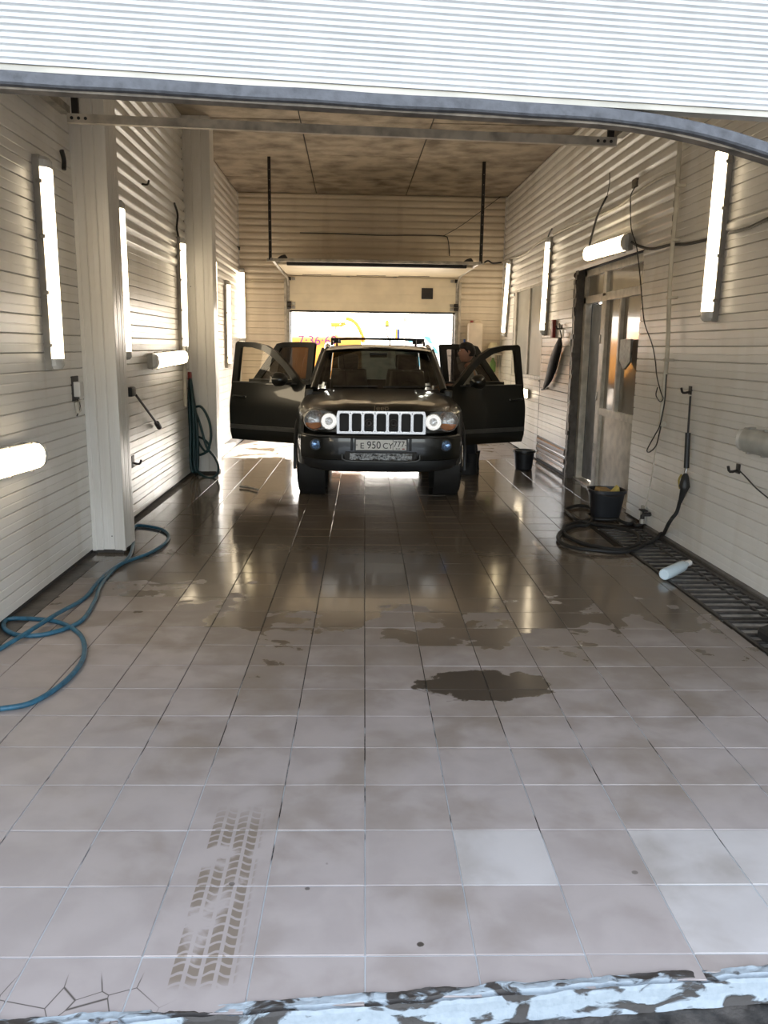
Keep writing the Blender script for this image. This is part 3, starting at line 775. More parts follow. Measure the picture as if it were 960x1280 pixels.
# lamp on the back wall next to the left corner
a = ony(299, 338, YB-.07); b = ony(299, 425, YB-.07)
lamp((a.x+.02, YB-.018, (a.z+b.z)/2), 1.30, .15, .10, PI, V, 'upright lit lamp on the back wall beside the left corner', 'upright lit lamps on the back wall')
def flat_lamp(u0, v0, u1, v1, x, face, w, h, label, lit=True, Lmax=None):
    a = onx(u0, v0, x); b = onx(u1, v1, x); c = (a+b)/2; L = abs(a.y-b.y)
    sl = math.atan2(b.z-a.z, b.y-a.y)
    if abs(sl) > PI/2: sl = math.atan2(a.z-b.z, a.y-b.y)
    # local +x after facing: FL -> -Y ; FR -> +Y
    tilt = (sl if x < 0 else -sl)
    return lamp((XL+.012 if x < 0 else XR-.012, c.y, c.z), round(L, 2), w, h, face, tilt, label, 'level wall lamps', lit)
flat_lamp(191, 452, 231, 446, XL+.07, FL, .16, .11, 'small level lit lamp below the upright lamp on the left wall')
flat_lamp(-78, 600, 50, 568, XL+.08, FL, .17, .13, 'long level lit lamp low on the left wall near the mouth')
flat_lamp(732, 318, 785, 302, XR-.08, FR, .17, .12, 'level lit lamp above the glazed entrance door')
flat_lamp(928, 549, 1010, 566, XR-.08, FR, .17, .13, 'level unlit lamp low on the right wall with dull grey cover', False)
p = onx(657, 492, XR-.07)
lamp((XR-.012, p.y+.1, p.z), .42, .15, .10, FR, 0, 'short level lit lamp below the window behind the open car door', 'level wall lamps', True, True)

# ------------------------------------------------------------------ wires, pipes, hooks
def strand(name, pts, r, m, label, cat, sm=5, seg=6, group=None):
    o = obj(name, tube_me(pts, r, seg, sm), m); tag(o, label, cat, group); return o
def WR(u, v, off=.012): return onx(u, v, XR-.03-off)
def WL(u, v, off=.012): return onx(u, v, XL+.03+off)
# conduit on the right wall
e = empty('conduit', WR(826, 530, .046)); o0 = e.location.copy(); tag(e, 'cream plastic conduit running down the right wall to a loose end', 'pipe')
pts = [WR(u, v, .046) for u, v in ((853, 120), (850, 175), (845, 260), (838, 340), (834, 440), (829, 495), (826, 530))]
obj('tube', tube_me([p-o0 for p in pts], .019, 10, 3), M_CREAM, e)
for (u, v) in ((848, 232), (842, 300), (837, 372), (833, 450)):
    p = WR(u, v, .046)-o0; obj('clip', box_me((p.x-.022, p.y-.028, p.z-.012), (p.x+.058, p.y+.028, p.z+.012), .004), M_CREAM, e)
p = WR(828, 530, .046)-o0; obj('elbow', lathe_me([(0, -.03), (.024, -.03), (.024, .05), (0, .05)], 12, 'y'), M_CREAM, e, p)
strand('thin_wire', [WR(827, 531, .04), WR(825, 540), WR(820, 560), WR(814, 600), WR(808, 628), WR(806, 636)], .006, M_FRAME, 'thin pale wire from the conduit end to the tap on the right wall', 'wire')
strand('power_cable', [WR(786, 300), WR(797, 307), WR(815, 311), WR(838, 306), WR(858, 305), WR(882, 300)], .013, M_BLACK, 'thick black cable between the lamp over the entrance and the large lamp', 'cable')
strand('power_cable', [WR(912, 291), WR(935, 285), WR(952, 277), WR(985, 262)], .013, M_BLACK, 'thick black cable running from the large upright lamp toward the mouth', 'cable')
strand('power_cable', [WR(759, 245), WR(753, 256, .045), WR(746, 272, .045), WR(741, 290, .04), WR(736, 310, .03)], .012, M_BLACK, 'short black cable hanging down onto the lamp over the entrance', 'cable')
strand('thin_wire', [WR(762, 216), WR(762, 228), WR(759, 245)], .004, M_BLACK, 'hair-thin wire above the short black cable over the entrance', 'wire')
strand('flex_conduit', [WR(847, 215, .04), WR(830, 220), WR(810, 231), WR(790, 245), WR(770, 259), WR(740, 272), WR(715, 282), WR(692, 293)], .014, M_CREAM, 'cream flexible conduit sloping from upright conduit to the window lamp', 'conduit')
strand('flex_conduit', [WR(682, 298), WR(670, 306), WR(655, 318), WR(640, 323), WR(628, 327)], .014, M_CREAM, 'cream flexible conduit between the two lamps by the window', 'conduit')
strand('power_cable', [WR(684, 300), WR(687, 291), WR(690, 286)], .010, M_BLACK, 'tiny black cable loop on top of the window lamp', 'cable')
o = obj('junction_box', box_me((-.03, -.06, -.04), (.0, .06, .04), .006), M_BROWN, None, WR(796, 229, -.01)); tag(o, 'small brown junction box high on the right wall above the entrance', 'box')
strand('thin_wire', [WR(795, 232), WR(789, 243, .035), WR(788, 255, .035), WR(789, 285, .035), WR(795, 305, .037), WR(797, 318, .036), WR(800, 345, .03), WR(803, 380), WR(806, 405), WR(815, 430), WR(819, 450, .03), WR(821, 470, .07), WR(826, 490, .08), WR(829, 498, .08), WR(825, 502, .08), WR(820, 494, .06), WR(822, 484, .035)], .005, M_BLACK, 'thin black wire trailing from the brown junction box down the wall', 'wire')
strand('thin_wire', [WR(833, 468, .076), WR(831, 500, .078), WR(827, 522, .080), WR(824, 534, .085), WR(818, 545, .06), WR(809, 562, .05), WR(812, 565, .05), WR(820, 557, .055), WR(824, 542, .06), WR(826, 533, .055)], .006, M_BLACK, 'black wire hanging in a slack loop at the conduit end', 'wire')
o = obj('socket', box_me((-.025, -.06, -.08), (0, .06, .08), .008), M_HOUS, None, WR(806, 643, -.01)); tag(o, 'grey socket plate low on the right wall behind the tap', 'socket')
# tap
tapo = WR(811, 645, 0); tapo.z = .105; e = empty('water_tap', tapo); tag(e, 'dark water tap low on the right wall by the black hose', 'tap')
obj('body', tube_me([(.02, 0, .03), (-.05, 0, .03), (-.06, 0, .015), (-.06, 0, -.03)], .02, 10), M_DKST, e)
obj('handle', box_me((-.085, -.045, .062), (-.025, .045, .075), .004), M_RUB, e); obj('coupling', lathe_me([(0, -.055), (.026, -.055), (.026, -.012), (.0, -.012)], 12), M_STEEL, e, (-.06, 0, 0))
obj('stem', lathe_me([(.010, .02), (.010, .068)], 10), M_DKST, e, (-.055, 0, 0))
# lance on the right wall
lt_, lm_, lb_ = WR(862, 492, .03), WR(858, 585, .03), WR(850, 628, .05)
e = empty('spray_lance', lb_); o0 = lb_; tag(e, 'black high-pressure spray lance hanging on the right wall hook', 'spray lance')
A = WR(863, 495, .03)-o0; B = WR(860, 541, .03)-o0; C = WR(858, 585, .03)-o0; D = WR(857, 592, .03)-o0; E_ = WR(855, 612, .04)-o0
obj('lance_tube', tube_me([A, B], .009, 8), M_DKST, e); obj('grip_sleeve', tube_me([B, B+(C-B)*.5, C], .022, 10), M_BLACK, e)
obj('collar', tube_me([C, D], .014, 8), M_CHROME, e)
obj('gun', tube_me([D, D+(E_-D)*.2, D+(E_-D)*.8, E_, (0, 0, 0)], [.016, .03, .045, .032, .016], 10), M_BLACK, e)
q = (D+E_)/2; obj('trigger', tube_me([q+Vector((-.02, .03, .05)), q+Vector((-.02, .075, 0)), q+Vector((-.01, .06, -.07))], .009, 8, 3), mat('yellow plastic', (.45, .36, .10), .5), e)
def settle(pts, r, hole=None):
    out = []
    for p in pts:
        p = Vector(p)
        if hole:
            d = Vector((p.x-hole[0], p.y-hole[1]))
            if d.length < hole[2]: d = d.normalized()*hole[2]; p.x, p.y = hole[0]+d.x, hole[1]+d.y
        p.z = max(p.z, r+(.004 if p.x > 2.28 and p.y < 7.45 else -.001)); p.z = max(p.z, r+.021) if p.x > XR-.062-r else p.z
        out.append(p)
    return out
lh = settle(catmull([WR(850, 626, .05), WR(846, 640, .06), WR(840, 648, .09), WR(835, 656, .13), onz(828, 669, .021), onz(816, 676, .021), onz(800, 683, .021)], 6), .016)
o = obj('lance_hose', tube_me(lh, .016, 8), M_RUB); tag(o, 'black hose running from the spray lance down to the drain grate', 'hose')
def hook(u, v, label, side='R', sc=1.):
    p = WR(u, v, -.02) if side == 'R' else WL(u, v, -.02); s = -1 if side == 'R' else 1
    e = empty('wall_hook', p); tag(e, label, 'hook')
    obj('plate', box_me((min(0, s*.012), -.03*sc, -.035*sc), (max(0, s*.012), .03*sc, .035*sc), .003), M_DKST, e)
    obj('arm', tube_me([(0, 0, -.01), (s*.07, -.01, -.02), (s*.09, -.015, .02)], .010, 8, 3), M_DKST, e)
    return e
hook(864, 488, 'small dark hook holding the spray lance on the right wall'); hook(924, 586, 'small dark hook with a thin wire below the unlit lamp')
strand('thin_wire', [WR(922, 586), WR(932, 596), WR(945, 610), WR(962, 624), WR(990, 645)], .005, M_BLACK, 'thin black wire sloping from the hook below the unlit lamp', 'wire')
# red box and black hanging cover on the right wall
o = obj('red_box', box_me((-.05, -.05, -.12), (0, .05, .12), .01), M_RED, None, WR(694, 411, -.01)); tag(o, 'small dark red box on the right wall above the black hanging cover', 'box')
hook(703, 409, 'metal hook with a pale tag above the black hanging cover')
e = empty('hanging_cover', WR(690, 455, .03)); o0 = e.location.copy(); tag(e, 'curved black cover hanging from the hook between window and entrance', 'cover')
cen = [(702, 422), (700, 432), (696, 445), (692, 460), (688, 473), (684, 482), (681, 487)]; wd = [.03, .085, .11, .11, .09, .06, .015]
cps = catmull([WR(u, v, .04)-o0 for u, v in cen], 4); rg_ = []
for i, p in enumerate(cps):
    f = i/4; k0 = min(int(f), 5); ww = wd[k0]+(wd[k0+1]-wd[k0])*(f-k0)
    rg_.append([p+Vector((.055*(ww/.11)*math.sin(a)-.02, ww*1.5*math.cos(a), 0)) for a in [2*PI*k/10 for k in range(10)]])
bm = bm_new(); loft(bm, rg_); obj('cover_body', smooth_angle(to_me(bm), .9), M_RUB, e)
obj('strap', tube_me([WR(702, 410, .03)-o0, WR(699, 405, .03)-o0, WR(702, 423, .04)-o0], .008, 6, 4), M_BLACK, e)
obj('peg', tube_me([WR(677, 487, .0)-o0, WR(685, 485, .02)-o0], .012, 6), M_BLACK, e)
obj('tag', box_me((-.01, -.04, -.05), (.0, .04, .05), .008), M_CREAM, e, WR(704, 416, .03)-o0)
# back wall wires
def WB(u, v, off=.015): return ony(u, v, YB-.03-off)
strand('power_cable', [WB(296, 310), WB(300, 310.5)], .03, M_BLACK, 'short black cable stub on the back wall beside the left corner', 'cable', 0)
strand('power_cable', [WB(375, 291), WB(420, 292), WB(470, 294), WB(520, 294), WB(554, 295), WB(560, 300), WB(562, 320)], .008, M_BLACK, 'thin black cable strung across the back wall above the gate', 'cable')
strand('power_cable', [WB(604, 329), WB(610, 326), WB(616, 329), WB(627, 328)], .014, M_BLACK, 'sagging black cable at the rear corner beside the window', 'cable')
strand('thin_wire', [WB(554, 295), WB(575, 283), WB(600, 265), WB(627, 245)], .005, M_BLACK, 'thin wire rising across the back wall to the window corner', 'wire')
# left wall bits
o = empty('switch_box', WL(92, 489, -.02)); tag(o, 'small pale switch box on the left wall before the pillar', 'switch')
obj('plate', box_me((0, -.06, -.07), (.012, .09, .11), .004), M_DKST, o); obj('cover', box_me((.01, -.035, -.04), (.06, .05, .07), .008), M_WHITE, o)
obj('loose_cover', box_me((.01, -.05, -.16), (.03, .03, -.07), .004), M_FRAME, o, None, (.25, 0, 0)); obj('wire', tube_me([(.02, .0, -.05), (.03, .03, -.11), (.02, -.02, -.18)], .005, 6, 3), M_BLACK, o)
e = empty('brush_rod', WL(161, 490, .012)); o0 = e.location.copy(); tag(e, 'thin dark rod slanting from a black holder on the left wall', 'rod')
obj('holder', box_me((-.01, -.07, -.04), (.05, .07, .045), .015), M_BLACK, e); obj('rod', tube_me([(.05, .05, -.03), WL(198, 532, .03)-o0], .011, 8), M_DKST, e)
obj('tip', tube_me([WL(196, 529, .03)-o0, WL(199, 534, .03)-o0], .028, 8), M_BLACK, e)
hook(165, 577, 'dark hook low on the left wall behind the pillar', 'L', 1.6)
hook(175, 228, 'small dark hook high on the left wall between the pillars', 'L', .8)
strand('power_cable', [WL(218, 254), WL(222, 268), WL(221, 284), WL(223, 296)], .012, M_BLACK, 'black cable dropping onto the upright lamp between the pillars', 'cable')
strand('power_cable', [WL(77, 188), WL(80, 200), WL(80, 212)], .016, M_BLACK, 'short black cable stub high up beside the near pillar', 'cable')
strand('thin_conduit', [WL(231, 452, .01), WL(231, 480, .01), WL(232, 508, .01)], .022, M_CREAM, 'thin white conduit below the small lit lamp on the left wall', 'pipe')
# hanging dark hose on the second pillar
e = empty('hanging_hose', (-1.95, P2[0]-.06, 0)); o0 = e.location.copy(); tag(e, 'dark teal hose hung in long loops against the far pillar', 'hose')
yh = P2[0]-.05
def HP(u, v, dy=0): return ony(u, v, yh+dy)-o0
for k in range(6):
    du = random.uniform(-2.5, 2.5); y_ = -.03*k
    obj('loop', tube_me([HP(236+du*.4, 470, y_*.2), HP(238+du, 500, y_), HP(240+du, 540, y_), HP(240+du, 575, y_), HP(243+du, 590, y_), HP(246+du*.5, 575, y_), HP(243+du, 530, y_), HP(239+du*.5, 490, y_*.5), HP(236.5+du*.4, 471, y_*.2)], .020, 7, 4), M_TEAL, e)
obj('loose_loop', tube_me([HP(242, 509, -.06), HP(252, 509, -.1), HP(261, 525, -.1), HP(264, 545, -.12), HP(260, 562, -.12), HP(252, 568, -.12), HP(242, 569, -.10)], .016, 7, 5), M_TEAL, e)
obj('loose_loop', tube_me([HP(242, 510, -.05), HP(250, 530, -.1), HP(258, 558, -.12), HP(268, 571, -.2), HP(273, 583, -.28), HP(271, 593, -.30), HP(262, 597.5, -.3), HP(250, 592, -.2), HP(243, 580, -.1)], .016, 7, 5), M_TEAL, e)
obj('loose_loop', tube_me([HP(243, 538, -.05), HP(250, 556, -.1), HP(258, 565, -.12), HP(262, 558, -.12), HP(256, 550, -.1), HP(246, 545, -.05)], .014, 7, 5), M_TEAL, e)
o = obj('red_handle', box_me((-.025, -.03, -.07), (.025, .03, .07), .01), M_RED, e, HP(237, 472, -.03))

# ------------------------------------------------------------------ things on the floor
def FZ(u, v, z=.014): p = onz(u, v, z); return Vector((p.x, p.y, z))
strand('blue_hose', [FZ(-30, 890), FZ(0, 886), FZ(40, 878), FZ(80, 853), FZ(103, 825), FZ(104, 800), FZ(90, 785), FZ(66, 776), FZ(30, 773), FZ(8, 775), FZ(6, 786), FZ(25, 794), FZ(60, 792), FZ(100, 777), FZ(118, 752), FZ(127, 730), FZ(150, 706), FZ(185, 692), FZ(205, 680), FZ(211, 670), FZ(203, 662), FZ(186, 658), FZ(172, 657), FZ(167, 660), FZ(166, 668, .02), FZ(166, 682, .02), FZ(160, 698, .025), FZ(140, 712, .02), FZ(122, 728, .03), FZ(105, 748), FZ(70, 768, .035), FZ(35, 790, .035), FZ(5, 808), FZ(-20, 822)], .0135, M_BLUE, 'blue hose looping across the tiles beside the near left pillar', 'hose', 7, 8)
# black coiled hose
co = FZ(752, 664)
pts = []
for (u, v) in [(792, 652), (785, 655), (760, 646), (738, 650), (712, 655), (704, 662), (712, 672), (740, 682), (775, 687), (797, 680), (796, 668), (775, 660), (745, 655), (722, 650), (710, 641), (707, 636), (722, 632), (737, 634), (745, 642), (735, 656), (718, 657), (700, 666), (699, 676), (715, 684), (745, 688), (780, 690), (800, 684)]:
    pts.append(FZ(u, v, .016+random.uniform(0, .012)))
pts = [tapo+Vector((-.06, 0, -.045)), tapo+Vector((-.065, .012, -.070)), tapo+Vector((-.10, .05, -.085))] + pts
pb_ = onz(758, 650, 0)
pts = settle(catmull(pts, 6), .017, (pb_.x, pb_.y+.06, .182)); pts = [pts[0]]+[(a+b*2+c)/4 for a, b, c in zip(pts, pts[1:], pts[2:])]+[pts[-1]]; pts = settle(pts, .017, (pb_.x, pb_.y+.06, .174))
strand('black_hose', pts, .017, M_RUB, 'black rubber hose coiled on wet tiles around the large bucket', 'hose', 0, 8)
# buckets
def bucket(loc, r0, r1, h, label, sq=1.):
    e = empty('bucket', loc); tag(e, label, 'bucket')
    def sqr(r, z, n=28):
        out = []
        for k in range(n):
            a = 2*PI*k/n; c, s = math.cos(a), math.sin(a); p = 2/3.2 if sq > 1 else 1
            out.append((r*math.copysign(abs(c)**p, c), r*math.copysign(abs(s)**p, s), z))
        return out
    bm = bm_new(); loft(bm, [sqr(r0*.9, 0), sqr(r0, .01), sqr(r1, h-.03), sqr(r1+.012, h-.028), sqr(r1+.012, h), sqr(r1-.006, h), sqr(r1-.010, h-.03), sqr(r0-.01, .015)])
    obj('tub', smooth_angle(to_me(bm), .7), M_BUCK, e)
    obj('handle', tube_me([(-(r1+.012), 0, h-.015), (-(r1+.02)*.8, -r1*.75, h-.02), (0, -(r1+.03), h-.045), ((r1+.02)*.8, -r1*.75, h-.02), (r1+.012, 0, h-.015)], .006, 6, 4), M_DKST, e)
    return e
pb_ = onz(758, 650, 0); bucket((pb_.x, pb_.y+.06, .0), .125, .165, .30, 'large black square bucket with sponges inside near the entrance', 2.)
o = obj('sponge', box_me((-.07, -.045, -.03), (.07, .045, .03), .012), M_BRN, None, (pb_.x-.03, pb_.y+.08, .275), (.2, .1, .4)); tag(o, 'brown sponge lying in the large black bucket', 'sponge')
o = obj('sponge', prism_me([(-.06, -.04), (.06, -.04), (.02, .06)], -.03, .03, 'y', .008), M_YEL, None, (pb_.x+.07, pb_.y+.02, .285), (.3, 0, .3)); tag(o, 'yellow sponge wedge sticking up in the large black bucket', 'sponge')
bm = bm_new(); pb2 = onz(656, 588, 0); bucket((pb2.x, pb2.y+.1, 0), .115, .14, .27, 'small black bucket beyond the entrance below the window')
# bottle on the grate
GZ_ = .003
bl = onz(830, 718, .05); bt_ = onz(862, 703, .05)
e = empty('bottle', (bl.x, bl.y, GZ_+.045), math.atan2(bt_.y-bl.y, bt_.x-bl.x)); tag(e, 'pale blue plastic spray bottle lying on the drain grate', 'bottle')
BL = (bt_-bl).length
obj('body', lathe_me([(0, 0), (.036, .0), (.043, .012), (.043, BL*.62), (.038, BL*.72), (.022, BL*.84), (.019, BL*.88)], 20, 'x'), M_BOT, e)
obj('cap', lathe_me([(.022, BL*.87), (.024, BL*.88), (.024, BL*.99), (0, BL)], 16, 'x'), M_PLATE, e)
# drain grates: frame rails and bars
def grate(y0, y1, label, n):
    x0, x1 = 2.315, XR-.05
    e = empty('drain_grate', ((x0+x1)/2, (y0+y1)/2, 0)); tag(e, label, 'grate', 'drain grates along the right wall')
    ox, oy = (x0+x1)/2, (y0+y1)/2
    for x, wdt in ((x0, .026), (x1-.03, .05), (x0+.30, .016)):
        obj('rail', box_me((x-wdt/2-ox, y0-oy, -.012), (x+wdt/2-ox, y1-oy, .005), .002), M_GLOSSF, e)
    me = box_me((x0-ox, -.013, -.012), (x1-ox, .013, .004), .002); me.materials.append(M_GLOSSF)
    for i in range(n+1):
        y = y0+(y1-y0)*i/n-oy
        obj('bar', me, None, e, (0, y, random.uniform(-.001, .001)), (0, 0, random.gauss(0, .004)))
grate(4.82, 7.35, 'rusty bar grate over the drain carrying the pale blue bottle', 22)
grate(2.6, 4.76, 'rusty bar grate over the drain with a black mat on it', 18)
o = obj('trim_10', box_me((2.29, 1.95, -.06), (XR, 7.44, -.012)), M_TROUGH); tag(o, kind='structure')
o = obj('trim_11', box_me((XR-.06, 1.98, -.08), (XR+.01, 7.44, .022), .006), M_CURB); tag(o, kind='structure')
p0 = onz(932, 797, .03); bm = bm_new()
poly = [(2.36, 4.46), (2.72, 4.72), (2.76, 4.60), (2.76, 3.5), (2.40, 3.5)]
o = obj('rubber_mat', prism_me(poly, .003, .066, 'z', .015), M_RUB); tag(o, 'black rubber mat lying on the drain grate at the mouth', 'mat')
o = obj('drain_cover', box_me((1.07, 1.985, -.004), (1.25, 2.24, .0035), .002), M_DKST, floor) if False else None
# small sharp litter near the car on the left
o = obj('hose_nozzle', tube_me([FZ(300, 608, .02), FZ(310, 609, .02), FZ(322, 612, .02)], .014, 8), M_STEEL); tag(o, 'small metal nozzle lying on wet tiles left of the car', 'nozzle')


# ------------------------------------------------------------------ the car
# local frame: x to the window side of the bay, y from front bumper to tail, z up
car = empty('off_road_car', (.318, 8.40, 0), -TILE_ROT)
tag(car, 'black off-road car with all four doors open, facing out of the bay', 'car')
def part(name, me, m, par=car, loc=None, rot=None): return obj(name, me, m, par, loc, rot)
def mir(f): return (f(-1), f(1))
FWY, RWY, TR = .98, 3.76, .375          # axles and tyre radius
def lerp(t, pts):
    for (a, x), (b, y) in zip(pts, pts[1:]):
        if t <= b: return x+(y-x)*max(0, (t-a)/(b-a))
    return pts[-1][1]
def halfw(y): return lerp(y, [(.12, .70), (.2, .77), (.32, .835), (.5, .885), (.8, .915), (1.5, .915), (3.9, .915), (4.4, .89), (4.7, .82)])
def hoodz(y): return lerp(y, [(.10, .985), (.14, 1.01), (.25, 1.035), (.6, 1.075), (1.0, 1.105), (1.45, 1.135)])
# bonnet: raised centre, crease lines, rounded front lip
def bonnet(s, t):
    y = .10+1.36*t; a = abs(s*2-1); sg = 1 if s > .5 else -1
    x = a*(halfw(y)-.11)
    z = hoodz(y)+.012*(1-smoothstep(.50, .60, a))-.07*a**4
    if t < .08: z -= .05*(1-t/.08)**2
    if a < .12: z -= .006
    return (sg*x, y+.16*a**3*(1-t), z)
hood = part('bonnet', grid_me(bonnet, 48, 24), M_PAINT)
me = text_me('Jeep', .075, .003); b_ = part('badge', me, M_CHROME, hood, (0.0, .118, 1.012), (PI/2*.62, 0, 0)); b_.scale = (1.25, 1, 1)
# front wings with wheel arches
def wing(sg):
    def f(s, t):
        y = .26+1.32*t; hw = halfw(y)
        zt = hoodz(y)-.062; arch = FWY
        d = y-arch; zl = .40
        if abs(d) < .47: zl = max(zl, TR+math.sqrt(max(0, .46**2-d*d))-.02)
        zs = zt-.10
        if s < .25: q = s/.25; x = hw-.13+.13*math.sin(q*PI/2); z = zt-.10*(1-math.cos(q*PI/2))
        else: q = (s-.25)/.75; x = hw+.008*math.sin(q*PI); z = zs+(zl-zs)*q
        return (sg*x, y, z)
    return grid_me(f, 14, 44)
for sg in (-1, 1):
    fw_ = part('front_wing', wing(sg), M_PAINT)
    # flared arch lip
    pts = [(sg*(halfw(FWY)+.012), FWY+.455*math.cos(a), TR-.02+.455*math.sin(a)) for a in [PI*(k/20)*1.06-.10 for k in range(21)]]
    part('arch_lip', tube_me(pts, .018, 6), M_PLAST, fw_)
    part('arch_liner', lathe_me([(.44, -.14), (.44, .14)], 24, 'x', False), M_INT, fw_, (sg*.74, FWY, TR))
# nose panel and bumper as stacked sections
def section(levels, nx=40):
    def f(s, t):
        k = t*(len(levels)-1); i = min(int(k), len(levels)-2); q = k-i
        z0, y0, w0 = levels[i]; z1, y1, w1 = levels[i+1]
        z, yb, wd_ = z0+(z1-z0)*q, y0+(y1-y0)*q, w0+(w1-w0)*q
        a = s*2-1
        return (a*wd_, yb+.045*abs(a)**2+.20*abs(a)**6, z)
    return grid_me(f, nx, (len(levels)-1)*2)
nose = part('nose_panel', section([(.745, .055, .80), (.76, .095, .80), (.86, .105, .80), (.95, .11, .79), (.985, .13, .77)]), M_PAINT)
bump = part('bumper', section([(.475, .035, .82), (.49, .010, .835), (.55, .0, .84), (.66, -.005, .84), (.71, .0, .84), (.735, .03, .83), (.75, .09, .80)]), M_PAINT)
part('bumper_lower', section([(.345, .14, .70), (.37, .06, .76), (.42, .03, .80), (.478, .028, .825)]), M_PLAST, bump)
part('bumper_line', section([(.72, -.004, .83), (.728, -.010, .83), (.736, .0, .825)], 40), M_SILV, bump)
# lower air intake with mesh and silver lip
part('intake', box_me((-.37, -.004, .475), (.37, .05, .575), .012), M_INT, bump)
me = grid_me(lambda s, t: (-.32+.64*s, -.008+.004*math.sin(s*200)*math.sin(t*40), .49+.07*t), 60, 8); part('intake_mesh', me, mat('wet grey mesh', (.16, .16, .155), .4, .6, var=.5, scale=60), bump)
part('intake_lip', tube_me([(-.40, .0, .55), (-.36, -.015, .482), (0, -.018, .476), (.36, -.015, .482), (.40, .0, .55)], .007, 6, 3), M_SILV, bump)
# registration plate
pl = part('number_plate', box_me((-.262, -.035, .592), (.262, -.018, .706), .004), M_PLATE, bump)
part('plate_frame', ring_prism_me([(-.272, .582), (.272, .582), (.272, .716), (-.272, .716)], [(-.258, .596), (.258, .596), (.258, .702), (-.258, .702)], -.037, -.014), M_BLACK, bump)
def plate_text(s, size, x, z, sx=1.): o = part('lettering', text_me(s, size, .001), M_INK, pl, (x, -.0362, z), (PI/2, 0, 0)); o.scale = (sx, 1, 1); return o
plate_text('E', .082, -.195, .638, 1.1); plate_text('950', .105, -.075, .645, .92); plate_text('CY', .082, .068, .638, 1.0); plate_text('777', .085, .182, .656, .92)
plate_text('RUS', .026, .172, .610, 1.0)
part('plate_divider', box_me((.118, -.0362, .594), (.122, -.0352, .704)), M_INK, pl)
part('flag', box_me((.215, -.0362, .604), (.240, -.0352, .616)), M_RED, pl)
for x in (-.248, .250): part('screw', lathe_me([(.006, -.037), (.006, -.034), (0, -.034)], 8, 'y'), M_INK, pl, (x, 0, .648))
# bumper side ribs beside the plate
for sx in (-1, 1): part('bumper_rib', box_me((sx*.30-.012, -.014, .585), (sx*.30+.012, .01, .715), .006), M_PLAST, bump)
# fog lamps
for sx in (-1, 1):
    fo = part('fog_lamp', lathe_me([(0, .03), (.055, .03), (.062, -.004), (.055, -.012), (.050, .0), (0, .008)], 24, 'y'), M_SILV, bump, (sx*.672, .052, .640), (0, 0, -sx*.25))
    part('fog_lens', lathe_me([(.049, -.002), (.035, -.012), (0, -.017)], 20, 'y', False), M_FOG, fo)
# grille: seven chrome-rimmed slots
gr = part('grille', ring_prism_me([(-.455, .752), (.455, .752), (.46, .93), (.445, .985), (-.445, .985), (-.46, .93)], [(-.43, .775), (.43, .775), (.435, .93), (.425, .965), (-.425, .965), (-.435, .93)], .055, .12), M_CHROME)
part('grille_back', box_me((-.45, .078, .757), (.45, .092, .972)), M_RUB, gr)
def rrect(w, h, r, n=4, taper=1.):
    out = []
    for cx, cz, a0 in ((w/2-r, h/2-r, 0), (-w/2+r, h/2-r, PI/2), (-w/2+r, -h/2+r, PI), (w/2-r, -h/2+r, 1.5*PI)):
        for k in range(n+1):
            a = a0+PI/2*k/n; out.append((cx+r*math.cos(a), cz+r*math.sin(a)))
    return out
slot = ring_prism_me(rrect(.127, .215, .03), rrect(.098, .188, .022), .040, .085); slot.materials.append(M_CHROME)
for k in range(7):
    x = (k-3)*.1265
    o = part('grille_slot', slot, None, gr, (x, .012*abs(k-3)/3, .868))
for k in (2, 4):
    o = part('horn', lathe_me([(0, .0), (.04, .0), (.046, -.012), (.036, -.014), (.03, -.006), (.012, -.004), (0, -.016)], 20, 'y'), M_DKST, gr, ((k-3)*.1265, .078, .86))
    part('horn_ring', lathe_me([(.044, -.014), (.046, -.016), (.042, -.018), (.040, -.014)], 20, 'y', False), M_SILV, o)
# headlamps: round inner lamp with glowing ring, larger outer lamp with amber lower half
for sx in (-1, 1):
    hl = part('headlamp', prism_me([(sx*a, b) for a, b in [(.455, .80), (.50, .785), (.60, .785), (.70, .775), (.765, .80), (.79, .87), (.78, .945), (.73, .985), (.65, .99), (.56, .975), (.47, .965)]], .150, .32, 'y', .008), M_SILV)
    yaw_ = -sx*.22
    for nm, x, z, r, y in (('inner_bowl', .537, .878, .084, .070), ('outer_bowl', .690, .885, .104, .105)):
        o = part(nm, lathe_me([(0, .03), (r*.45, .028), (r*.8, .012), (r*.94, -.015), (r, -.02), (r*1.02, .0), (r, .04)], 28, 'y', False), M_REFL, hl, (sx*x, y, z), (0, 0, yaw_))
        if nm == 'inner_bowl':
            part('halo_ring', lathe_me([(r*.88, -.008), (r*.72, -.016), (r*.52, -.010), (r*.50, .004), (r*.86, .004)], 28, 'y', False), M_HALO, o)
            part('projector', lathe_me([(r*.36, .01), (r*.34, -.008), (r*.2, -.02), (0, -.026)], 20, 'y', False), M_LENS, o)
        else:
            seg = [(-r*.86*math.cos(a), -r*.25-r*.62*math.sin(a)*1.0) for a in [PI*k/12 for k in range(13)]]
            part('turn_lamp', prism_me([(p, q) for p, q in seg], -.012, .01, 'y'), M_AMBER, o)
            part('bulb', lathe_me([(.022, .02), (.022, -.01), (0, -.016)], 14, 'y'), M_PRIS, o, (0, 0, r*.25))
        part('lens', lathe_me([(r, -.016), (r*.9, -.030), (r*.6, -.042), (0, -.048)], 28, 'y', False), M_LENS, o)
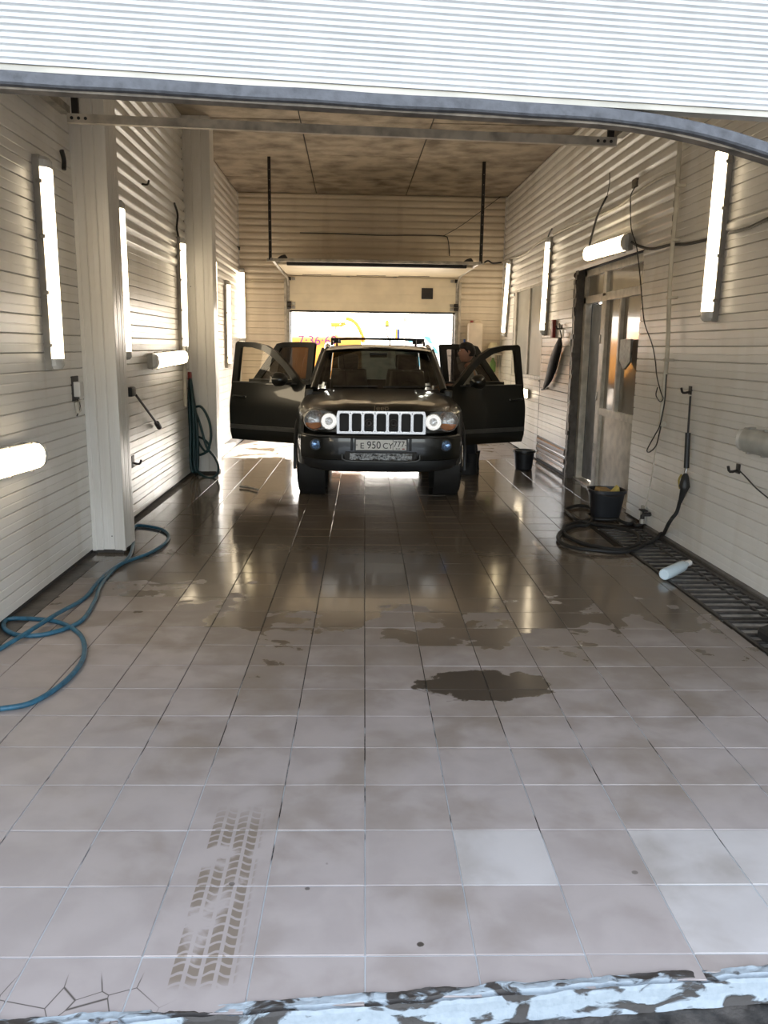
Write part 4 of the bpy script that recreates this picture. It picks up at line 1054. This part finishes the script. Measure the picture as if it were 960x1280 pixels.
# cowl, windscreen, wipers
part('cowl', grid_me(lambda s, t: ((s*2-1)*(.76+.06*t), 1.42+.14*t+.14*abs(s*2-1)**2, 1.128+.015*t-.04*abs(s*2-1)**3), 24, 3), M_BLACK)
def ws(s, t):
    a = s*2-1; hw_ = .755-.125*t
    return (a*hw_, 1.46+.16*a*a+(.80-.06*a*a)*t, 1.140+.475*t+.030*math.sin(t*PI)-.035*a*a*t)
wsn = part('windscreen', grid_me(ws, 24, 12), M_WIND)
band = part('windscreen_frame', grid_me(lambda s, t: tuple(Vector(ws(s, .94+.08*t))+Vector((0, -.004, .003))), 24, 2), M_BLACK, wsn)
for (x0, x1) in ((.05, .62), (-.55, -.02)):
    pts = []
    for k in range(8):
        x = x0+(x1-x0)*k/7; p = Vector(ws((x/.75+1)/2, .035+.012*k/7)); pts.append(p+Vector((0, -.014, .006)))
    part('wiper', tube_me(pts, .008, 6), M_BLACK, wsn)
part('mirror_inside', box_me((-.11, 2.10, 1.50), (.11, 2.13, 1.56), .012), M_BLACK)
# cage: A pillars, B pillars, roof, quarter panels
for sg in (-1, 1):
    pts = [Vector(ws(0 if sg < 0 else 1, t))+Vector((sg*.022, .02, 0)) for t in (-.05, .0, .25, .5, .75, 1.0)]
    part('a_pillar', tube_me(pts, [.05, .045, .038, .038, .04, .04], 8), M_PAINT)
    part('b_pillar', tube_me([(sg*.84, 2.66, .42), (sg*.85, 2.66, 1.15), (sg*.70, 2.72, 1.60)], [.07, .06, .045], 8), M_PAINT)
    part('roof_edge', tube_me([Vector(ws(0 if sg < 0 else 1, 1.0))+Vector((sg*.022, .02, 0)), (sg*.672, 2.9, 1.635), (sg*.668, 3.6, 1.635), (sg*.655, 4.35, 1.60)], .045, 8, 4), M_PAINT)
    part('c_pillar', tube_me([(sg*.85, 3.75, 1.12), (sg*.76, 3.62, 1.40), (sg*.69, 3.52, 1.62)], [.07, .05, .045], 8), M_PAINT)
    part('d_pillar', tube_me([(sg*.80, 4.62, 1.12), (sg*.71, 4.42, 1.60)], [.09, .06], 8), M_PAINT)
    part('sill', box_me((sg*.86-.06, 1.5, .30), (sg*.86+.06, 3.4, .46), .03), M_PLAST)
    part('a_post', box_me((sg*.83-.05, 1.50, .40), (sg*.83+.05, 1.60, 1.13), .02), M_PAINT)
    def quarter(s, t, sg=sg):
        y = 3.34+1.36*t; hw = halfw(y); zl = .42; d = y-RWY
        if abs(d) < .46: zl = max(zl, TR+math.sqrt(max(0, .45**2-d*d))-.02)
        z = 1.16+(zl-1.16)*s; x = hw-.03*(1-s)**3-.02*s**4
        return (sg*x, y, z)
    part('quarter_panel', grid_me(quarter, 14, 36), M_PAINT)
    part('quarter_glass', grid_me(lambda s, t: (sg*(.84-.13*t), 3.72+.78*s-.14*t, 1.17+.42*t), 4, 4), M_DARKG)
def roof(s, t):
    a = s*2-1; y = 2.24+2.12*t
    z = 1.612+.046*min(1, t/.12)-.04*max(0, t-.12)-.035*abs(a)**3
    return (a*.66, y-.05*a*a*(1-t), z)
rf = part('roof', grid_me(roof, 20, 16), M_PAINT)
part('roof_lining', grid_me(lambda s, t: tuple(Vector(roof(s, t))-Vector((0, 0, .035))), 12, 8), M_INT, rf)
# roof rails and crossbars
for sg in (-1, 1):
    part('roof_rail', tube_me([(sg*.60, 2.55, 1.655), (sg*.60, 2.65, 1.690), (sg*.60, 3.4, 1.700), (sg*.59, 4.1, 1.690), (sg*.59, 4.22, 1.645)], .016, 8, 4), M_BLACK, rf)
for y in (2.95, 3.85):
    cb = part('crossbar', tube_me([(-.62, y, 1.728), (-.3, y, 1.738), (.3, y, 1.738), (.62, y, 1.728)], .013, 8, 3), M_BLACK, rf)
    for sg in (-1, 1): part('clamp', box_me((sg*.575-.055, y-.04, 1.675), (sg*.575+.055, y+.04, 1.745), .012), M_BLACK, rf)
# tailgate with glass
part('tailgate', box_me((-.78, 4.58, .52), (.78, 4.68, 1.14), .03), M_PAINT)
part('rear_window', grid_me(lambda s, t: ((s*2-1)*(.70-.06*t), 4.64-.22*t, 1.14+.46*t), 8, 6), M_DARKG)
part('rear_bumper', box_me((-.84, 4.55, .38), (.84, 4.78, .62), .05), M_PLAST)
part('floor_pan', box_me((-.80, 1.3, .34), (.80, 4.6, .42)), M_INT)
part('bulkhead', box_me((-.78, 1.38, .42), (.78, 1.46, 1.10)), M_INT)
part('engine_tray', box_me((-.55, .30, .36), (.55, 1.4, .42)), M_INT)
part('load_cover', box_me((-.74, 3.9, .95), (.74, 4.6, .98)), M_INT)
# cabin
part('dashboard', prism_me([(1.46, .75), (1.52, 1.10), (1.70, 1.135), (1.82, 1.08), (1.88, .95), (1.84, .72)], -.74, .74, 'x', .02), M_INT)
part('console', box_me((-.13, 1.8, .42), (.13, 2.7, .78), .04), M_INT)
def seat(x, y, w=.50, hr=True, bench=False):
    s = part('seat', box_me((x-w/2, y-.02, .50), (x+w/2, y+.50, .72), .06), M_SEAT)
    def bk(u, t):
        a = u*2*PI; ww = w/2*(1-.14*t**3); z = .70+.62*t; yy = y+.46+.14*t
        return (x+ww*math.copysign(abs(math.cos(a))**.45, math.cos(a)), yy+.075*math.copysign(abs(math.sin(a))**.7, math.sin(a)), z)
    bm = bm_new(); loft(bm, [[bk(k/20, t) for k in range(20)] for t in (0, .2, .4, .6, .8, .93, 1)]); part('backrest', smooth_angle(to_me(bm), 1.), M_SEAT, s)
    if hr:
        part('headrest', box_me((x-.135, y+.56, 1.33), (x+.135, y+.68, 1.535), .055), M_SEAT, s)
        for d in (-.05, .05): part('headrest_post', tube_me([(x+d, y+.62, 1.27), (x+d, y+.62, 1.36)], .008, 6), M_CHROME, s)
seat(-.39, 2.05); seat(.39, 2.05)
seat(-.40, 3.05, .56); seat(.40, 3.05, .56)
# steering wheel on the window side
sw = part('steering_wheel', tube_me([(.39+.19*math.cos(a), 1.93+.07*math.sin(a), 1.03+.18*math.sin(a)) for a in [2*PI*k/28 for k in range(29)]], .017, 8), M_BLACK)
part('wheel_hub', box_me((.31, 1.89, .98), (.47, 1.94, 1.08), .02), M_BLACK, sw)
for a in (0, PI, 1.5*PI): part('wheel_spoke', tube_me([(.39, 1.92, 1.03), (.39+.18*math.cos(a), 1.93+.066*math.sin(a), 1.03+.17*math.sin(a))], .016, 6), M_BLACK, sw)
# wheels
tyre = lathe_me([(.235, -.10), (.25, -.122), (.32, -.13), (.358, -.122), (.372, -.10), (.375, -.05), (.375, .05), (.372, .10), (.358, .122), (.32, .13), (.25, .122), (.235, .10)], 40, 'x', False); tyre.materials.append(M_RUB)
bm = bm_new()
for k in range(40):
    a = 2*PI*k/40
    for dx_, o_ in ((-.085, 0), (0, .5), (.085, 0)):
        b_ = a+o_*2*PI/40; M = Matrix.Rotation(b_, 4, 'X') @ Matrix.Translation((dx_, 0, .374))
        vs = [bm.verts.new(M @ Vector(p)) for p in ((-.034, -.018, 0), (.034, -.022, 0), (.034, .014, 0), (-.034, .018, 0), (-.032, -.016, .008), (.032, -.02, .008), (.032, .012, .008), (-.032, .016, .008))]
        for f in ((4, 5, 6, 7), (0, 1, 5, 4), (1, 2, 6, 5), (2, 3, 7, 6), (3, 0, 4, 7)): bm.faces.new([vs[i] for i in f])
tread = to_me(bm); tread.materials.append(M_RUB)
rim = lathe_me([(.238, -.10), (.225, -.09), (.215, 0), (.225, .09), (.238, .105)], 32, 'x', False); rim.materials.append(M_STEEL)
def spoke_me(sg):
    bm = bm_new(); s = sg*.07
    rg_ = [[(s-.012, -.030, .045), (s+.012, -.030, .045), (s+.012, .030, .045), (s-.012, .030, .045)], [(s-.008+sg*.01, -.042, .225), (s+.012+sg*.01, -.042, .225), (s+.012+sg*.01, .042, .225), (s-.008+sg*.01, .042, .225)]]
    loft(bm, rg_); me = to_me(bm); me.materials.append(M_STEEL); return me
SP = {-1: spoke_me(-1), 1: spoke_me(1)}
for sg in (-1, 1):
    for y in (FWY, RWY):
        wh = part('wheel', tyre, None, car, (sg*.79, y, TR+.008))
        part('tread', tread, None, wh); part('rim', rim, None, wh)
        part('hub', lathe_me([(.0, sg*.04), (.06, sg*.04), (.055, sg*.075), (0, sg*.09)], 16, 'x'), M_STEEL, wh)
        for k in range(5): part('spoke', SP[sg], None, wh, None, (2*PI*k/5, 0, 0))
        part('brake_disc', lathe_me([(0, -.01), (.17, -.01), (.17, .01), (0, .01)], 24, 'x'), M_DKST, wh, (-sg*.03, 0, 0))
part('axle', tube_me([(-.7, FWY, TR), (.7, FWY, TR)], .035, 8), M_DKST)
# doors; built closed (hinge at origin, running back along +y), then swung open
def door(sg, hy, L, open_, front):
    hx = sg*.905
    zb, zt, top = .455, 1.175, 1.675
    def bulge(z): return -.045*smoothstep(.85, 1.18, z)**1.0+.012*math.sin((z-zb)/(zt-zb)*PI)-.03*smoothstep(.56, .45, z)
    prof = [zb+(zt-zb)*k/14 for k in range(15)]
    bm = bm_new(); rings = []
    for z in prof: rings.append([(sg*(bulge(z)), 0.0, z), (sg*bulge(z), L*.33, z), (sg*bulge(z), L*.66, z), (sg*bulge(z), L if (front or z > .80) else L-.28*smoothstep(.80, .46, z), z), (sg*(bulge(z)-.12), L if (front or z > .80) else L-.28*smoothstep(.80, .46, z), z), (sg*(-.14), L*.5, z), (sg*(bulge(z)-.12), 0, z)])
    loft(bm, rings)
    d = part('door', smooth_angle(to_me(bm), .5), M_PAINT, car, (hx, hy, 0), (0, 0, -sg*R(open_) if False else sg*R(open_)*-1))
    if front:
        out = [(.0, 1.16), (.08, 1.215), (.28, 1.40), (.46, 1.54), (.64, 1.63), (.85, 1.668), (L-.03, 1.678), (L, 1.655), (L+.0, 1.16)]
        inn = [(.15, 1.175), (.19, 1.215), (.36, 1.375), (.52, 1.485), (.68, 1.565), (.86, 1.605), (L-.10, 1.612), (L-.085, 1.60), (L-.085, 1.175)]
    else:
        out = [(.0, 1.16), (.0, 1.40), (.0, 1.655), (.03, 1.678), (.25, 1.682), (.50, 1.675), (.60, 1.655), (.70, 1.50), (L-.06, 1.16)]
        inn = [(.09, 1.175), (.09, 1.40), (.09, 1.60), (.10, 1.61), (.25, 1.614), (.48, 1.61), (.535, 1.60), (.62, 1.46), (L-.17, 1.175)]
    lean = lambda z: -.045-.20*(max(z, 1.16)-1.16)
    def frame_bm(polys, d0, d1):
        bm = bm_new(); n = len(polys[0])
        A = [[bm.verts.new((sg*(lean(z)+dd), y, z)) for y, z in pl] for pl in polys for dd in (d0, d1)]
        o0_, o1_, i0_, i1_ = A
        for k in range(n):
            j = (k+1) % n
            for q in ((o0_[k], o0_[j], o1_[j], o1_[k]), (i0_[k], i1_[k], i1_[j], i0_[j]), (o0_[k], i0_[k], i0_[j], o0_[j]), (o1_[k], o1_[j], i1_[j], i1_[k])): bm.faces.new(q)
        return to_me(bm)
    part('window_frame', frame_bm([out, inn], -.05, .005), M_PAINT, d)
    bm = bm_new(); bm.faces.new([bm.verts.new((sg*(lean(z)-.02), y, z)) for y, z in inn]); part('window_glass', to_me(bm), M_CLEAR if front else M_TINT, d)
    part('belt_strip', tube_me([(sg*(bulge(zt)+.004), .12 if front else .03, zt+.004), (sg*(bulge(zt)+.004), L-.02 if front else L-.08, zt+.004)], .008, 6), M_SILV, d)
    part('side_strip', box_me((min(sg*.0, sg*.026), .02, .598), (max(sg*.0, sg*.026), L-.01 if front else L-.16, .650), .008), M_SILV, d)
    hd = part('handle', tube_me([(sg*.0, L-.24, 1.0), (sg*.045, L-.21, 1.005), (sg*.048, L-.10, 1.005), (sg*.0, L-.06, 1.0)], .013, 8, 4), M_PAINT, d)
    part('lock', lathe_me([(.011, -.004), (.011, .022), (0, .024)], 10, 'x') if sg > 0 else lathe_me([(.011, .004), (.011, -.022), (0, -.024)], 10, 'x'), M_CHROME, d, (sg*.005, L-.27, 1.0))
    if front:
        bm = bm_new()
        def mr_(s, k=9):
            return [(sg*(.02+.115+.105*math.cos(a)), .26+s, 1.235+.085*math.sin(a)) for a in [2*PI*i/16 for i in range(16)]]
        rr_ = []
        for s, q in ((-.10, .35), (-.085, .65), (-.05, .9), (0, 1.0), (.03, 1.0)):
            rr_.append([(sg*.135+(x-sg*.135)*q, y, 1.235+(z-1.235)*q) for x, y, z in mr_(s)])
        loft(bm, rr_); mo = part('mirror', smooth_angle(to_me(bm), .8), M_PAINT, d)
        part('mirror_glass', lathe_me([(0, 0), (.074, 0), (.074, .002), (0, .002)], 20, 'y'), M_CHROME, mo, (sg*.135, .291, 1.235)); 
        part('mirror_foot', box_me((min(sg*-.05, sg*.06), .20, 1.165), (max(sg*-.05, sg*.06), .27, 1.20), .01), M_BLACK, mo)
    part('inner_trim', box_me((min(-sg*.185, -sg*.14), .06, .52), (max(-sg*.185, -sg*.14), L-.06 if front else L-.30, 1.15), .02), M_INT, d)
    return d
for sg in (-1, 1):
    door(sg, 1.58, 1.12, 60, True)
    door(sg, 2.70, 1.0, 63, False)

# ------------------------------------------------------------------ person reaching into the car between the window-side doors
def skin_me(chains, levels=2, root=0):
    """chains: dict id -> (pos, radius), edges list"""
    pts, edges = chains
    keys = list(pts); me = bpy.data.meshes.new('body')
    me.from_pydata([pts[k][0] for k in keys], [(keys.index(a), keys.index(b)) for a, b in edges], [])
    o = bpy.data.objects.new('tmp', me); COL.objects.link(o)
    md = o.modifiers.new('s', 'SKIN'); md.use_smooth_shade = True; md.branch_smoothing = .4
    for i, k in enumerate(keys):
        r = pts[k][1]; r = r if isinstance(r, tuple) else (r, r)
        me.skin_vertices[0].data[i].radius = r; me.skin_vertices[0].data[i].use_root = (i == root)
    sb = o.modifiers.new('u', 'SUBSURF'); sb.levels = levels; sb.render_levels = levels
    bpy.context.view_layer.update()
    out = bpy.data.meshes.new_from_object(o.evaluated_get(bpy.context.evaluated_depsgraph_get()))
    bpy.data.objects.remove(o)
    for p in out.polygons: p.use_smooth = True
    return out
hd_ = ony(583, 440, 10.83)
PX, PY_ = hd_.x, 10.83
per = empty('person', (PX+.05, PY_, 0), 0); tag(per, 'person with dark hair in grey shirt bending toward the open car', 'person')
dz = hd_.z
# local frame of the figure: -x towards the car
J = {
 'pel': ((.06, 0, .92), (.15, .12)), 'wai': ((.05, 0, 1.06), (.14, .11)), 'che': ((.02, 0, 1.24), (.16, .13)), 'nba': ((-.01, 0, dz-.19), (.09, .08)), 'nec': ((-.03, 0, dz-.13), (.055, .055)),
 'lsh': ((.0, -.17, 1.35), .065), 'lel': ((-.14, -.22, 1.12), .048), 'lwr': ((-.34, -.18, 1.10), .034),
 'rsh': ((.02, .17, 1.35), .065), 'rel': ((-.11, .18, 1.12), .048), 'rwr': ((-.31, .04, 1.14), .034),
 'lhi': ((.06, -.09, .86), .095), 'lkn': ((.0, -.14, .50), .065), 'lan': ((.04, -.17, .10), .045),
 'rhi': ((.06, .10, .86), .095), 'rkn': ((.06, .14, .50), .065), 'ran': ((.12, .16, .10), .045)}
Ed = [('pel', 'wai'), ('wai', 'che'), ('che', 'nba'), ('nba', 'nec'), ('che', 'lsh'), ('lsh', 'lel'), ('lel', 'lwr'), ('che', 'rsh'), ('rsh', 'rel'), ('rel', 'rwr'), ('pel', 'lhi'), ('lhi', 'lkn'), ('lkn', 'lan'), ('pel', 'rhi'), ('rhi', 'rkn'), ('rkn', 'ran')]
body = bm_new(); body.from_mesh(skin_me((J, Ed)))
# head facing -x : brow, nose, lips, chin shaped from rings
def head(bm, c):
    rings = []
    for k in range(15):
        t = k/14; z = -.125+.245*t
        w_ = .075*math.sin(PI*(.13+.80*t))**.6 if t < 1 else .01
        fr = .092*math.sin(PI*(.16+.76*t))**.55; bk_ = .105*math.sin(PI*(.04+.88*t))**.6
        ring = []
        for i in range(20):
            a = 2*PI*i/20; cx = math.cos(a); r_ = fr if cx < 0 else bk_
            x = r_*cx; y = w_*math.sin(a)
            if cx < -.9:
                x -= {5: .008, 6: .020, 7: .012, 3: .008, 2: .004, 9: .006}.get(k, 0)
            if cx < -.6 and k == 8: x += .006
            ring.append((c[0]+x, c[1]+y, c[2]+z))
        rings.append(ring)
    loft(bm, rings)
hc = (-.05, 0, dz)
head(body, hc)
for s in (-1, 1):       # ears
    tube_bm(body, [(hc[0]+.015, s*.078, dz-.035), (hc[0]+.028, s*.088, dz), (hc[0]+.012, s*.086, dz+.022)], [.010, .014, .009], 8)
# hands: palm with five fingers
for w_ in ('lwr', 'rwr'):
    p = Vector(J[w_][0]); tube_bm(body, [p+Vector((.01, 0, 0)), p+Vector((-.04, 0, -.01)), p+Vector((-.09, 0, -.015))], [.032, .038, .036], 10)
    for k in range(4):
        y = -.027+.018*k; l = (.07, .08, .075, .06)[k]
        tube_bm(body, [p+Vector((-.085, y, -.012)), p+Vector((-.085-l*.55, y*1.1, -.02)), p+Vector((-.085-l*.9, y*1.15, -.045))], [.0095, .0085, .007], 7)
    s = 1 if w_ == 'lwr' else -1
    tube_bm(body, [p+Vector((-.03, s*.03, -.005)), p+Vector((-.06, s*.055, -.01)), p+Vector((-.09, s*.06, -.02))], [.012, .010, .008], 7)
part('body', smooth_angle(to_me(body), 1.2), M_SKIN, per)
# eyes
for s in (-1, 1): part('eye', lathe_me([(0, -.006), (.009, -.003), (.011, 0), (0, .004)], 10, 'x'), M_PLATE, per, (hc[0]-.083, s*.032, dz+.018))
# hair cap
bm = bm_new(); rings = []
for k in range(9):
    t = k/8; z = -.035+.165*t
    kx = math.sin(PI*(.30+.66*t))**.55 if t < 1 else .05
    ring = []
    for i in range(24):
        a = 2*PI*i/24; cx = math.cos(a); r_ = .100*kx if cx < 0 else .118*kx
        zz = z+(.075*(1-t) if cx < -.2 else (.03*(1-t) if cx < .1 else -.02*(1-t)))
        ring.append((hc[0]+r_*cx+.004, .089*kx*math.sin(a), dz+zz+.005*mnoise.noise(Vector((cx*6, math.sin(a)*6, t*6)))))
    rings.append(ring)
loft(bm, rings); part('hair', smooth_angle(to_me(bm), 1.2), M_HAIR, per)
# clothes follow the body
T = {k: (J[k][0], tuple(x*1.18+.010 for x in (J[k][1] if isinstance(J[k][1], tuple) else (J[k][1],)*2))) for k in J}
SH = {k: T[k] for k in ('wai', 'pel', 'che', 'nba', 'lsh', 'lel', 'rsh', 'rel')}; SH['nba'] = ((J['nba'][0][0], 0, J['nba'][0][2]-.01), (.105, .10))
sh = part('shirt', skin_me((SH, [('wai', 'pel'), ('wai', 'che'), ('che', 'nba'), ('che', 'lsh'), ('lsh', 'lel'), ('che', 'rsh'), ('rsh', 'rel')])), M_SHIRT, per)
TRO = {k: T[k] for k in ('pel', 'lhi', 'lkn', 'lan', 'rhi', 'rkn', 'ran')}; TRO['pel'] = ((.06, 0, .93), (.175, .15)); TRO['wst'] = ((.055, 0, 1.0), (.16, .135))
for k in ('lan', 'ran'): TRO[k] = (J[k][0], (.075, .075))
part('trousers', skin_me((TRO, [('pel', 'wst'), ('pel', 'lhi'), ('lhi', 'lkn'), ('lkn', 'lan'), ('pel', 'rhi'), ('rhi', 'rkn'), ('rkn', 'ran')])), M_TROU, per)
for k in ('lan', 'ran'):
    p = Vector(J[k][0]); bm = bm_new(); rings = []
    for z, x0, x1, w_ in ((.002, -.19, .075, .05), (.03, -.195, .08, .052), (.06, -.17, .075, .05), (.10, -.085, .07, .055), (.16, -.075, .07, .062), (.28, -.08, .085, .075)):
        rings.append([(p.x+(x0+x1)/2+(x1-x0)/2*math.cos(a), p.y+w_*math.sin(a), z) for a in [2*PI*i/16 for i in range(16)]])
    loft(bm, rings); part('boot', smooth_angle(to_me(bm), .8), M_RUB, per)

# ------------------------------------------------------------------ shelf in the rear corner
e = empty('wall_shelf', (2.32, YB-.02, 1.54)); tag(e, 'narrow wall shelf in the rear corner beyond the open car doors', 'shelf')
obj('board', box_me((-.30, -.26, -.03), (.46, 0, .0), .004), M_FRAME, e)
for x in (-.20, .42): obj('bracket', tube_me([(x, -.02, -.25), (x, -.02, -.03), (x, -.22, -.03), (x, -.02, -.25)], .010, 6), M_STEEL, e)
c0, c1 = ony(585, 402, YB-.15), ony(603, 402, YB-.15)
e = empty('canister', ((c0.x+c1.x)/2, YB-.16, 1.54)); tag(e, 'tall milky plastic canister standing on the rear corner shelf', 'canister')
ch_ = c0.z-1.54; cw = (c1.x-c0.x)/2
obj('body', box_me((-cw, -.09, .0), (cw, .09, ch_-.02), .04), M_CANI, e); obj('cap', lathe_me([(0, -.03), (.03, -.03), (.03, .03), (0, .03)], 14), M_RED, e, (-cw*.5, 0, ch_-.01)); obj('grip', tube_me([(-.02, 0, ch_-.03), (.0, 0, ch_+.02), (.09, 0, ch_+.02), (.10, 0, ch_-.04)], .014, 8, 3), M_CANI, e)
c0 = ony(616, 437, YB-.15)
e = empty('lamp_shade', (c0.x, YB-.16, 1.54)); tag(e, 'yellowed plastic shade standing on the rear corner shelf', 'shade')
obj('shade_body', lathe_me([(.05, 0), (.05, .03), (.105, .05), (.105, .07), (.06, .20), (.0, .20)], 20), M_SHADE, e)
for u, m_, lab, h_ in ((577, M_BLUEP, 'dark blue bottle standing beside the canister on the corner shelf', .22), (632, M_BLUEP, 'dark blue bottle at the window end of the corner shelf', .20)):
    c0 = ony(u, 430, YB-.15); e = empty('cleaner_bottle', ((2.09 if u < 600 else c0.x), YB-.17, 1.54)); tag(e, lab, 'bottle')
    obj('body', lathe_me([(0, 0), (.04, 0), (.042, .02), (.042, h_*.7), (.018, h_*.85), (.018, h_)], 16), m_, e); obj('cap', lathe_me([(.02, h_-.01), (.02, h_+.03), (0, h_+.03)], 12), m_, e)
c0 = ony(616, 452, YB-.10); e = empty('spray_bottle', (c0.x, YB-.11, 1.512-.31)); tag(e, 'green spray bottle hanging under the rear corner shelf', 'bottle')
obj('body', lathe_me([(0, 0), (.05, 0), (.055, .02), (.055, .17), (.02, .23), (.018, .26)], 16), M_GREEN, e); obj('trigger', prism_me([(-.02, .26), (.03, .25), (.03, .31), (-.06, .31)], -.015, .015, 'y'), M_PLATE, e)
c0 = ony(634, 470, YB-.06); strand('water_pipe', [ony(636, 447, YB-.06), ony(638, 455, YB-.06), ony(636, 464, YB-.06), ony(634, 475, YB-.06)], .02, M_STEEL, 'steel water pipe bend on the back wall under the corner shelf', 'pipe')

# ------------------------------------------------------------------ outside behind the rear gate
def OUT(u, v, y): return ony(u, v, y)
TYY = 24.0
q0 = OUT(366, 417, TYY); q1 = OUT(452, 417, TYY); ztop = q0.z
e = empty('service_truck', (q0.x-1.2, TYY, 0)); tag(e, 'orange and white service truck with phone number on its side outside', 'truck')
ox = q0.x-1.2; Lw = q1.x-ox
bm = bm_new()
rings = [[(x, 1.1+1.1*math.copysign(abs(math.cos(a))**.55, math.cos(a)), .62+(ztop-.62)/2+(ztop-.62)/2*math.copysign(abs(math.sin(a))**.45, math.sin(a))) for a in [2*PI*k/24 for k in range(24)]] for x in (.0, .03, Lw-.03, Lw)]
loft(bm, rings); tk = obj('tank', smooth_angle(to_me(bm), .5), M_ORNG, e)
obj('chassis', box_me((-2.4, .35, .50), (Lw+.3, 1.85, .66)), M_DKST, e)
cab = obj('cab', prism_me([(-2.6, .55), (-.15, .55), (-.15, 2.25), (-2.0, 2.25), (-2.5, 1.35)], .1, 2.1, 'y', .05), M_ORNG, e)
obj('cab_window', box_me((-1.7, .08, 1.35), (-.45, .12, 2.0), .01), M_TINT, cab)
for x in (-1.6, Lw-1.6, Lw-.5):
    for y in (.35, 1.85):
        wk = obj('wheel', lathe_me([(.2, -.14), (.46, -.14), (.5, -.1), (.5, .1), (.46, .14), (.2, .14)], 24, 'y'), M_RUB, e, (x, y, .48)); obj('hub', lathe_me([(0, -.15), (.2, -.12), (.2, .12), (0, .15)], 16, 'y'), M_STEEL, wk)
tx = OUT(397, 426, TYY); 
lt = obj('lettering', text_me('7·36·69', .36, .004), M_PURP, tk, (tx.x-ox, -.012, tx.z), (PI/2, 0, 0)); lt.scale = (1.02, 1, 1)
bp = [OUT(455, 428, TYY), OUT(454, 421, TYY), OUT(450, 411, TYY), OUT(445, 403, TYY), OUT(439, 398.5, TYY), OUT(432, 397, TYY)]
bo = obj('boom', tube_me([p-Vector((ox, TYY, 0))+Vector((0, .8, 0)) for p in bp], .055, 8, 4), M_ORNG, e)
k0, k1 = OUT(413, 403, TYY), OUT(431, 408, TYY)
bk = obj('basket', box_me((k0.x-ox, .5, k1.z), (k0.x-ox+.26, 1.1, k0.z), .02), M_ORNG, e)
obj('basket_rail', tube_me([(k0.x-ox-.03, .8, k0.z), (k1.x-ox, .8, k0.z+.01)], .025, 6), M_ORNG, bk)
obj('basket_arm', tube_me([(k0.x-ox+.25, .8, k1.z+.02), (k1.x-ox+.02, .8, k0.z)], .04, 6), M_ORNG, bk)
obj('basket_post', tube_me([(k0.x-ox+.14, .8, k1.z+.02), (k0.x-ox+.16, .8, ztop-.1)], .03, 6), M_TWHITE, bk)
# blue white van
VY = 38.0; a0 = OUT(511, 411, VY); a1 = OUT(552, 430, VY)
e = empty('van', ((a0.x+a1.x)/2, VY, 0)); tag(e, 'white van with light blue patches parked outside by the fence', 'van'); hw_ = (a1.x-a0.x)/2
vb = obj('body', prism_me([(-hw_, .35), (hw_+.25, .35), (hw_+.28, 1.0), (hw_+.05, 1.45), (hw_*.55, a0.z-.06), (hw_*.3, a0.z), (-hw_+.08, a0.z), (-hw_, a0.z-.08)], 0, 2.4, 'y', .05), M_TWHITE, e)
for pl in ([(-.8, 1.95), (-.55, 2.0), (-.3, 1.92), (-.75, 1.85)], [(-.1, 2.15), (.2, 2.1), (.35, 1.8), (.2, 1.82)], [(.3, 1.75), (.5, 1.6), (.62, 1.35), (.45, 1.4)], [(-.7, 1.1), (.1, 1.3), (.5, .9), (-.3, .8)]):
    obj('patch', prism_me(pl, -.012, .01, 'y'), M_SKYB, vb)
obj('mirror', box_me((hw_-.02, -.1, 1.5), (hw_+.2, .05, 1.8), .03), M_DKST, e)
for x in (-hw_*.6, hw_*.8): obj('wheel', lathe_me([(0, -.1), (.3, -.1), (.33, -.06), (.33, .06), (.3, .1), (0, .1)], 20, 'y'), M_RUB, e, (x, .1, .31))
# amber beacon on a bent pole
b0 = OUT(484, 403, 23.0); g0 = OUT(487, 425, 23.0)
e = empty('beacon_lamp', (g0.x, 23.0, -.02)); tag(e, 'amber beacon lamp on a thin bent pole outside the rear gate', 'beacon')
obj('pole', tube_me([(0, 0, 0), (0, 0, g0.z), (b0.x-g0.x, 0, g0.z+.15), (b0.x-g0.x, 0, b0.z-.08)], .018, 6), M_DKST, e)
obj('base', lathe_me([(0, b0.z-.10), (.07, b0.z-.10), (.07, b0.z-.07), (0, b0.z-.07)], 14), M_DKST, e, (b0.x-g0.x, 0, 0)); obj('dome', lathe_me([(.055, b0.z-.07), (.055, b0.z+.03), (.03, b0.z+.08), (0, b0.z+.09)], 14), mat('amber dome', (.9, .55, .03), .3), e, (b0.x-g0.x, 0, 0))
# posts with boards
for u0, u1, v0, v1, y, mm, lab in ((504, 511, 396, 402, 30., M_HOUS, 'small grey board on a thin post outside the rear gate'), (494, 499, 411, 425, 27., M_ORNG, 'narrow orange and blue board on a post outside')):
    a, b = OUT(u0, v0, y), OUT(u1, v1, y)
    e = empty('sign_post', ((a.x+b.x)/2, y, -.02)); tag(e, lab, 'sign'); w_ = (b.x-a.x)/2
    obj('board', box_me((-w_, -.03, b.z), (w_, .0, a.z), .005), mm, e); obj('post', tube_me([(0, .03, 0), (0, .03, a.z)], .02, 6), M_TWHITE, e)
    if mm is M_ORNG: obj('blue_half', box_me((0, -.035, b.z+.0), (w_+.02, -.028, a.z)), M_BLUEP, e)
# fence
FY = 42.0; fz = OUT(480, 411, FY).z
e = empty('fence', (2, FY, -.02)); tag(e, 'thin grey rail fence running behind the vehicles outside', 'fence')
for z in (.3, fz*.5, fz): obj('rail', tube_me([(-14, 0, z), (16, 0, z)], .02, 6), M_STEEL, e)
pm = tube_me([(0, 0, 0), (0, 0, fz+.05)], .03, 6); pm.materials.append(M_STEEL)
for i in range(16): obj('post', pm, None, e, (-14+2*i, 0, 0))
